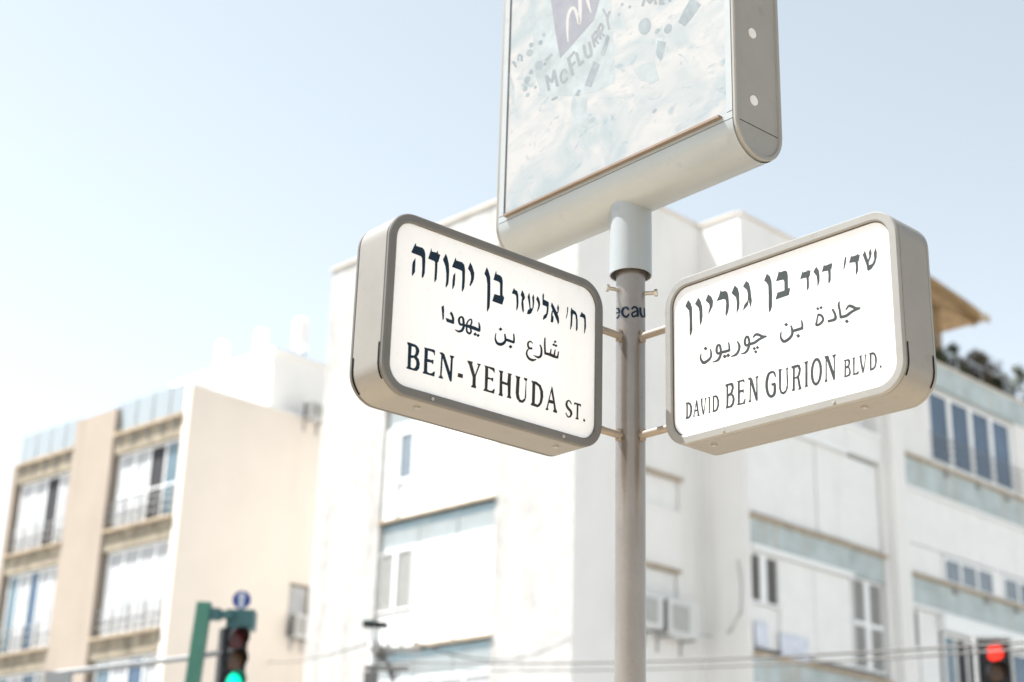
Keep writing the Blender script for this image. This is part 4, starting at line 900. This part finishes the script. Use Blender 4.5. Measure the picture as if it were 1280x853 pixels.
# glass rail on the roof
for (xa, xb), n in zip(bays, (4, 4)):
    for j in range(n):
        a = xa + (xb - xa) * j / n; b_ = xa + (xb - xa) * (j + 1) / n
        part(bb, K, 'glass_rail', 'rail_glass', (a + .04, b_ - .04, .1, .112, zt1 + .03, zt1 + .92)); part(bb, K, 'rail_post', 'steel', (a - .015, a + .015, .09, .12, zt1, zt1 + .95))
Pk = Frame(k0, aS)
o = MB()
Wk = -KL
q = [Pk.P(.1, .1, STOP - .25) - RK, Pk.P(SW, .1, STOP - .25) - RK, Pk.P(SW, Wk, STOP - .25) - RK, Pk.P(.1, Wk, STOP - .25) - RK]
o.add(q, [(0, 1, 2, 3)]); o.build('roof', 'roof', bb)
o = MB()
q = [Pk.P(SW, 0, 0) - RK, Pk.P(SW, Wk, 0) - RK, Pk.P(0.3, Wk, 0) - RK]
for i in range(2): o.add([q[i], q[i + 1], q[i + 1] + Vector((0, 0, STOP - .3)), q[i] + Vector((0, 0, STOP - .3))], [(0, 1, 2, 3)])
o.build('rear_wall', 'cream', bb)
# white roof room
rx, rz = S.hit(342, 440, .6)
part(bb, S, 'roof_room', 'whitewash', (rx, rx + 5.5, .6, 5.6, STOP - .24, rz))
part(bb, S, 'roof_room_cap', 'whitewash', (rx - .15, rx + 5.6, .45, 5.7, rz, rz + .1))
# water tanks on the roof room
for i, (px, pt, pb_, y, lab) in enumerate(((279, 428, 458, 4.6, 'leftmost white water tank on the beige building'), (328, 413, 446, 2.4, 'middle white water tank on the beige building'), (378, 400, 432, .9, 'rightmost white water tank on the beige building, on a steel stand'))):
    Fs = Frame(k0, aS)
    yy = y
    x, zt_ = Fs.hit(px, pt, yy)
    if x < rx + .3:                                             # stands on the roof room: keep it on top
        x = rx + .35; d = ray(px, pt); n_ = Fs.ex; kk = ((Fs.P(x, 0, 0) - CAM).dot(n_)) / d.dot(n_); qq = CAM + d * kk - Fs.o; yy = qq.dot(Fs.ey); zt_ = qq.z
    zb_ = rz + .1
    base = Fs.P(x, yy, zb_); hh = zt_ - zb_
    t_ = empty('water_tank', base, lab, 'water tank', 0, 'solar water tanks on the left roof')
    lo = .12 if i < 2 else max(.25, hh - .95); rt_ = .2 if i < 2 else .24
    def rg_(r, z): return [Vector((r * math.cos(2 * math.pi * k / 20), r * math.sin(2 * math.pi * k / 20), z)) for k in range(20)]
    MB().loft([rg_(rt_ * .8, lo), rg_(rt_, lo + .05), rg_(rt_, hh - .05), rg_(rt_ * .8, hh)], True, True).build('drum', 'whitewash', t_, 30)
    o = MB()
    for k in range(4):
        a = math.pi / 4 + k * math.pi / 2; o.tube([(rt_ * .75 * math.cos(a), rt_ * .75 * math.sin(a), 0), (rt_ * .75 * math.cos(a), rt_ * .75 * math.sin(a), lo + .03)], .02, 6)
    o.build('stand', 'steel', t_)
    MB().tube([(0, 0, lo), (-rt_ * 1.2, 0, lo - .05), (-rt_ * 1.3, 0, 0)], .018, 6).build('pipe', 'steel', t_, 60)
Fs = Frame(k0, aS)
x0_, z0_ = S.hit(362, 795, -.3); x1_ = S.hit(383, 800, -.3)[0]
ac_unit(Fs, None, sx0 + .02, sx1 - .05, S.hit(372, 797, -.3)[1], S.hit(372, 768, -.3)[1], .26, 'small air conditioner under the window of the cream side wall')
ax, az = S.hit(382, 522, -.25); ac_unit(Fs, None, ax, ax + .75, az, az + .5, .26, 'small air conditioner just below the roof edge of the cream side wall')

# ------------------------------------------------------------------ traffic signals
def lens_disc(o, x, y, z, r, n=20): o.tube([(x, y, z), (x, y - .012, z)], r, n)
def signal_head(r_, x, y, ztop, lens_r, mats, body_m, vis_m, rot, backboard=None):
    """three-lens head built in the root's local frame; rot = yaw of the head about its own axis"""
    Rm = Matrix.Rotation(rot, 4, 'Z'); C_ = Vector((x, y, 0))
    def tr(mb):
        mb.v = [Rm @ Vector((p.x, p.y, p.z)) + C_ for p in mb.v]; return mb
    wd = lens_r * 1.38; ph = lens_r * 2.3; hgt = ph * 3 + lens_r * .3
    tr(MB().box(-wd, wd, 0, .16, ztop - hgt, ztop)).build('housing', body_m, r_)
    for i, m in enumerate(mats):
        zc = ztop - ph * (i + .5)
        o = MB(); lens_disc(o, 0, -.001, zc, lens_r); tr(o).build('lens', m, r_, 40)
        o = MB(); n = 14; rows = []
        for yy, dr in ((-.002, 0), (-.19, 0)):
            rows.append([Vector(((lens_r + .012) * math.cos(rad(a)), yy if True else 0, zc + (lens_r + .012) * math.sin(rad(a)))) for a in [(-35 + 250 * k / n) for k in range(n + 1)]])
            rows[-1] = [Vector((p.x, p.y * (1 if yy > -.1 else .45 + .55 * max(0, (p.z - zc) / lens_r + .5) / 1.5), p.z)) for p in rows[-1]]
        o.loft(rows, cyc=False)
        ins = [[Vector((p.x * .95, p.y, zc + (p.z - zc) * .95)) for p in r] for r in rows]; o.loft(ins, cyc=False); o.loft([rows[1], ins[1]], cyc=False)
        tr(o).build('visor', vis_m, r_, 40)
    if backboard:
        bw = wd + backboard
        tr(MB().box(-bw, bw, .05, .065, ztop - hgt - backboard, ztop + backboard)).build('backboard', 'black', r_)
        e_ = .035
        tr(MB().box(-bw - e_, -bw, .03, .08, ztop - hgt - backboard, ztop + backboard).box(bw, bw + e_, .03, .08, ztop - hgt - backboard, ztop + backboard).box(-bw - e_, bw + e_, .03, .08, ztop + backboard + .0005, ztop + backboard + e_)).build('board_edge', 'board', r_)
DT = 17.0
p = at(249, 800, DT); base = Vector((p.x, p.y, -.1)); ptop = at(256, 754, DT)
ts = empty('traffic_signal', base, 'green traffic signal post with a lit green light and a round blue sign, lower left', 'traffic light')
lean = Vector(((ptop.x - p.x) / (ptop.z - p.z), 0, 1))
def tl(px, py, D=DT): q_ = at(px, py, D); return q_ - base
top_l = ptop - base
o = MB(); o.loft([[Vector((sx * .072, sy * .072, 0)) + Vector((top_l.x - lean.x * top_l.z, top_l.y, 0)) for sx, sy in ((-1, -1), (1, -1), (1, 1), (-1, 1))], [Vector((sx * .072, sy * .072, top_l.z)) + Vector((top_l.x, top_l.y, 0)) for sx, sy in ((-1, -1), (1, -1), (1, 1), (-1, 1))]], True, True); o.build('post', 'green', ts)
hd_ = tl(300, 785); 
q1 = tl(262, 767); q2 = tl(290, 770)
MB().box(q1.x - .02, q1.x + .12, q1.y - .06, q1.y + .06, q1.z - .07, q1.z + .05).build('arm_bracket', 'teal', ts)
MB().box(q1.x + .11, q2.x + .02, q1.y - .035, q1.y + .035, q1.z - .05, q1.z + .03).build('arm', 'teal', ts)
cb = tl(301, 774)
MB().box(cb.x - .15, cb.x + .14, cb.y - .02, cb.y + .2, cb.z - .10, cb.z + .10).build('top_box', 'teal', ts)
hx_ = tl(296, 785)
signal_head(ts, hx_.x, hx_.y, cb.z - .105, .098, ['red_off', 'amber_off', 'green_lens'], 'black', 'black', rad(30))
hm = MB().box(hx_.x - .17, hx_.x - .15, hx_.y, hx_.y + .14, cb.z - .9, cb.z - .105); hm.build('housing_edge', 'steel', ts)
bs = tl(302, 750); o = MB().tube([(bs.x, bs.y, bs.z), (bs.x, bs.y + .012, bs.z)], .098, 24); sg_ = o.build('round_sign', 'blue_sign', ts, 40)
MB().box(bs.x - .028, bs.x + .028, bs.y - .004, bs.y - .001, bs.z - .085, bs.z + .05).add([(bs.x - .055, bs.y - .0045, bs.z + .03), (bs.x + .055, bs.y - .0045, bs.z + .03), (bs.x, bs.y - .0045, bs.z + .088)], [(0, 1, 2)]).build('arrow', 'white_sign', sg_)
MB().box(bs.x - .02, bs.x + .02, bs.y + .013, bs.y + .035, bs.z - .2, bs.z + .06).build('sign_post', 'teal', ts)
# grey mast arm in front of the beige building
d0 = tl(60, 843); d1 = tl(250, 821); d2 = tl(290, 813)
MB().tube([d0, d1, d2], .028, 10).build('mast_arm', 'steel', ts, 40)
e0 = tl(74, 850); MB().box(e0.x - .13, e0.x + .11, e0.y - .08, e0.y + .1, e0.z - .16, e0.z + .075).build('arm_end_box', 'steel', ts)
MB().tube([d0 + Vector((.1, .02, 0)), Vector((d0.x + .1, d0.y + .02, 0))], .06, 10).build('arm_post', 'steel', ts, 40)

p = at(1243, 816, DT); base = Vector((p.x, p.y, -.1))
t2 = empty('traffic_signal', base, 'black traffic signal with a lit red light and white-edged backboard, lower right', 'traffic light')
zc = p.z + .1
signal_head(t2, 0, 0, zc + .09 * 1.15, .09, ['red_lens', 'amber_off', 'red_off'], 'black', 'black', rad(-6), .035)
MB().tube([(0, .22, 0), (0, .22, zc + .05)], .055, 12).build('post', 'steel', t2, 40)
MB().box(-.03, .03, .15, .2, zc - .4, zc - .3).build('clamp', 'steel', t2)

# ------------------------------------------------------------------ utility pole and overhead cables
DU = 22.0
p = at(468, 800, DU); base = Vector((p.x, p.y, 0)); zt_ = at(468, 779, DU).z
up = empty('utility_pole', base, 'pale utility pole with a small dark lamp on top, before the white building', 'pole')
MB().tube([(0, 0, 0), (0, 0, zt_ - .08)], [.11, .07], 14).build('shaft', 'frame', up, 40)
MB().box(-.17, .17, -.09, .09, zt_ - .06, zt_ + .005).box(-.05, .05, -.05, .05, zt_ - .09, zt_ - .05).build('lamp_head', 'black', up)
MB().box(-.16, -.02, -.07, .07, zt_ + .006, zt_ + .03).build('lamp_cap', 'green', up)
zc1 = at(468, 808, DU).z; zc2 = at(468, 838, DU).z
MB().box(-.05, .62, -.11, -.05, zc1 - .09, zc1 - .02).build('cross_arm', 'louver', up)
MB().box(-.1, .5, -.13, -.07, zc2 - .02, zc2 + .05).build('cross_arm', 'louver_dark', up)
for i in range(4):
    zz = zc1 - .02; xx = .02 + i * .18; MB().tube([(xx, -.08, zz), (xx, -.08, zz + .09)], [.03, .018], 8).build('insulator', 'louver', up, 40)
MB().box(-.1, .09, -.2, -.08, zc2 - .32, zc2 - .05).build('junction_box', 'louver_dark', up)
for i in range(5):
    a = random.random() * 6; o = MB(); o.tube([(.05 + .05 * math.sin(t * 1.3 + i) + .28 * t / 8, -.1 - .05 * math.cos(t + i), zc1 - .05 - .38 * t / 8 + .09 * math.sin(t * 2 + i)) for t in range(9)], .014, 6); o.build('cable_coil', 'louver_dark', up, 60)
r2 = at(1500, 780, 15.0); up2b = Vector((r2.x, r2.y, -.1)); up2 = empty('utility_pole', up2b, 'utility pole beyond the right edge holding the overhead cables', 'pole')
MB().tube([(0, 0, 0), (0, 0, r2.z + .6)], [.12, .08], 14).build('shaft', 'band_pale', up2, 40)
def span(name, a, b, sag, r, lab, grp='overhead cables'):
    o = MB(); pts2 = []
    for i in range(41):
        t = i / 40; q_ = a.lerp(b, t); q_.z -= sag * 4 * t * (1 - t); pts2.append(q_)
    tag(o.tube(pts2, r, 6).build(name, 'cable', None, 60, origin=a), lab, 'cable', grp)
ins = [base + Vector((.02 + i * .18, -.08, zc1 + .06)) for i in range(4)]
e1 = at(1500, 786, 15.0); e2 = at(1500, 793, 15.0)
ctr = Vector((up2b.x, up2b.y, 0))
span('overhead_cable', base + Vector((.05, -.07, at(468, 829, DU).z)), Vector((ctr.x, ctr.y, e1.z)), .12, .014, 'upper overhead cable crossing behind the pole towards the red light')
span('overhead_cable', base + Vector((.05, -.07, at(468, 836, DU).z)), Vector((ctr.x, ctr.y, e2.z)), .14, .012, 'lower overhead cable crossing behind the pole towards the red light')
wl = Frame(c0, aL)
def onwall(px, py): x, z = wl.hit(px, py, -.01); return wl.P(x, -.01, z)
span('overhead_cable', ins[3], onwall(712, 797), .35, .014, 'cable sagging from the utility pole up to the corner of the white building')
far = Frame(k0, aS); fx, fz = far.hit(380, 833, -.01)
span('overhead_cable', ins[0], far.P(fx - 1.2, -.01, fz - .05), .1, .014, 'cable from the utility pole left to the beige building')
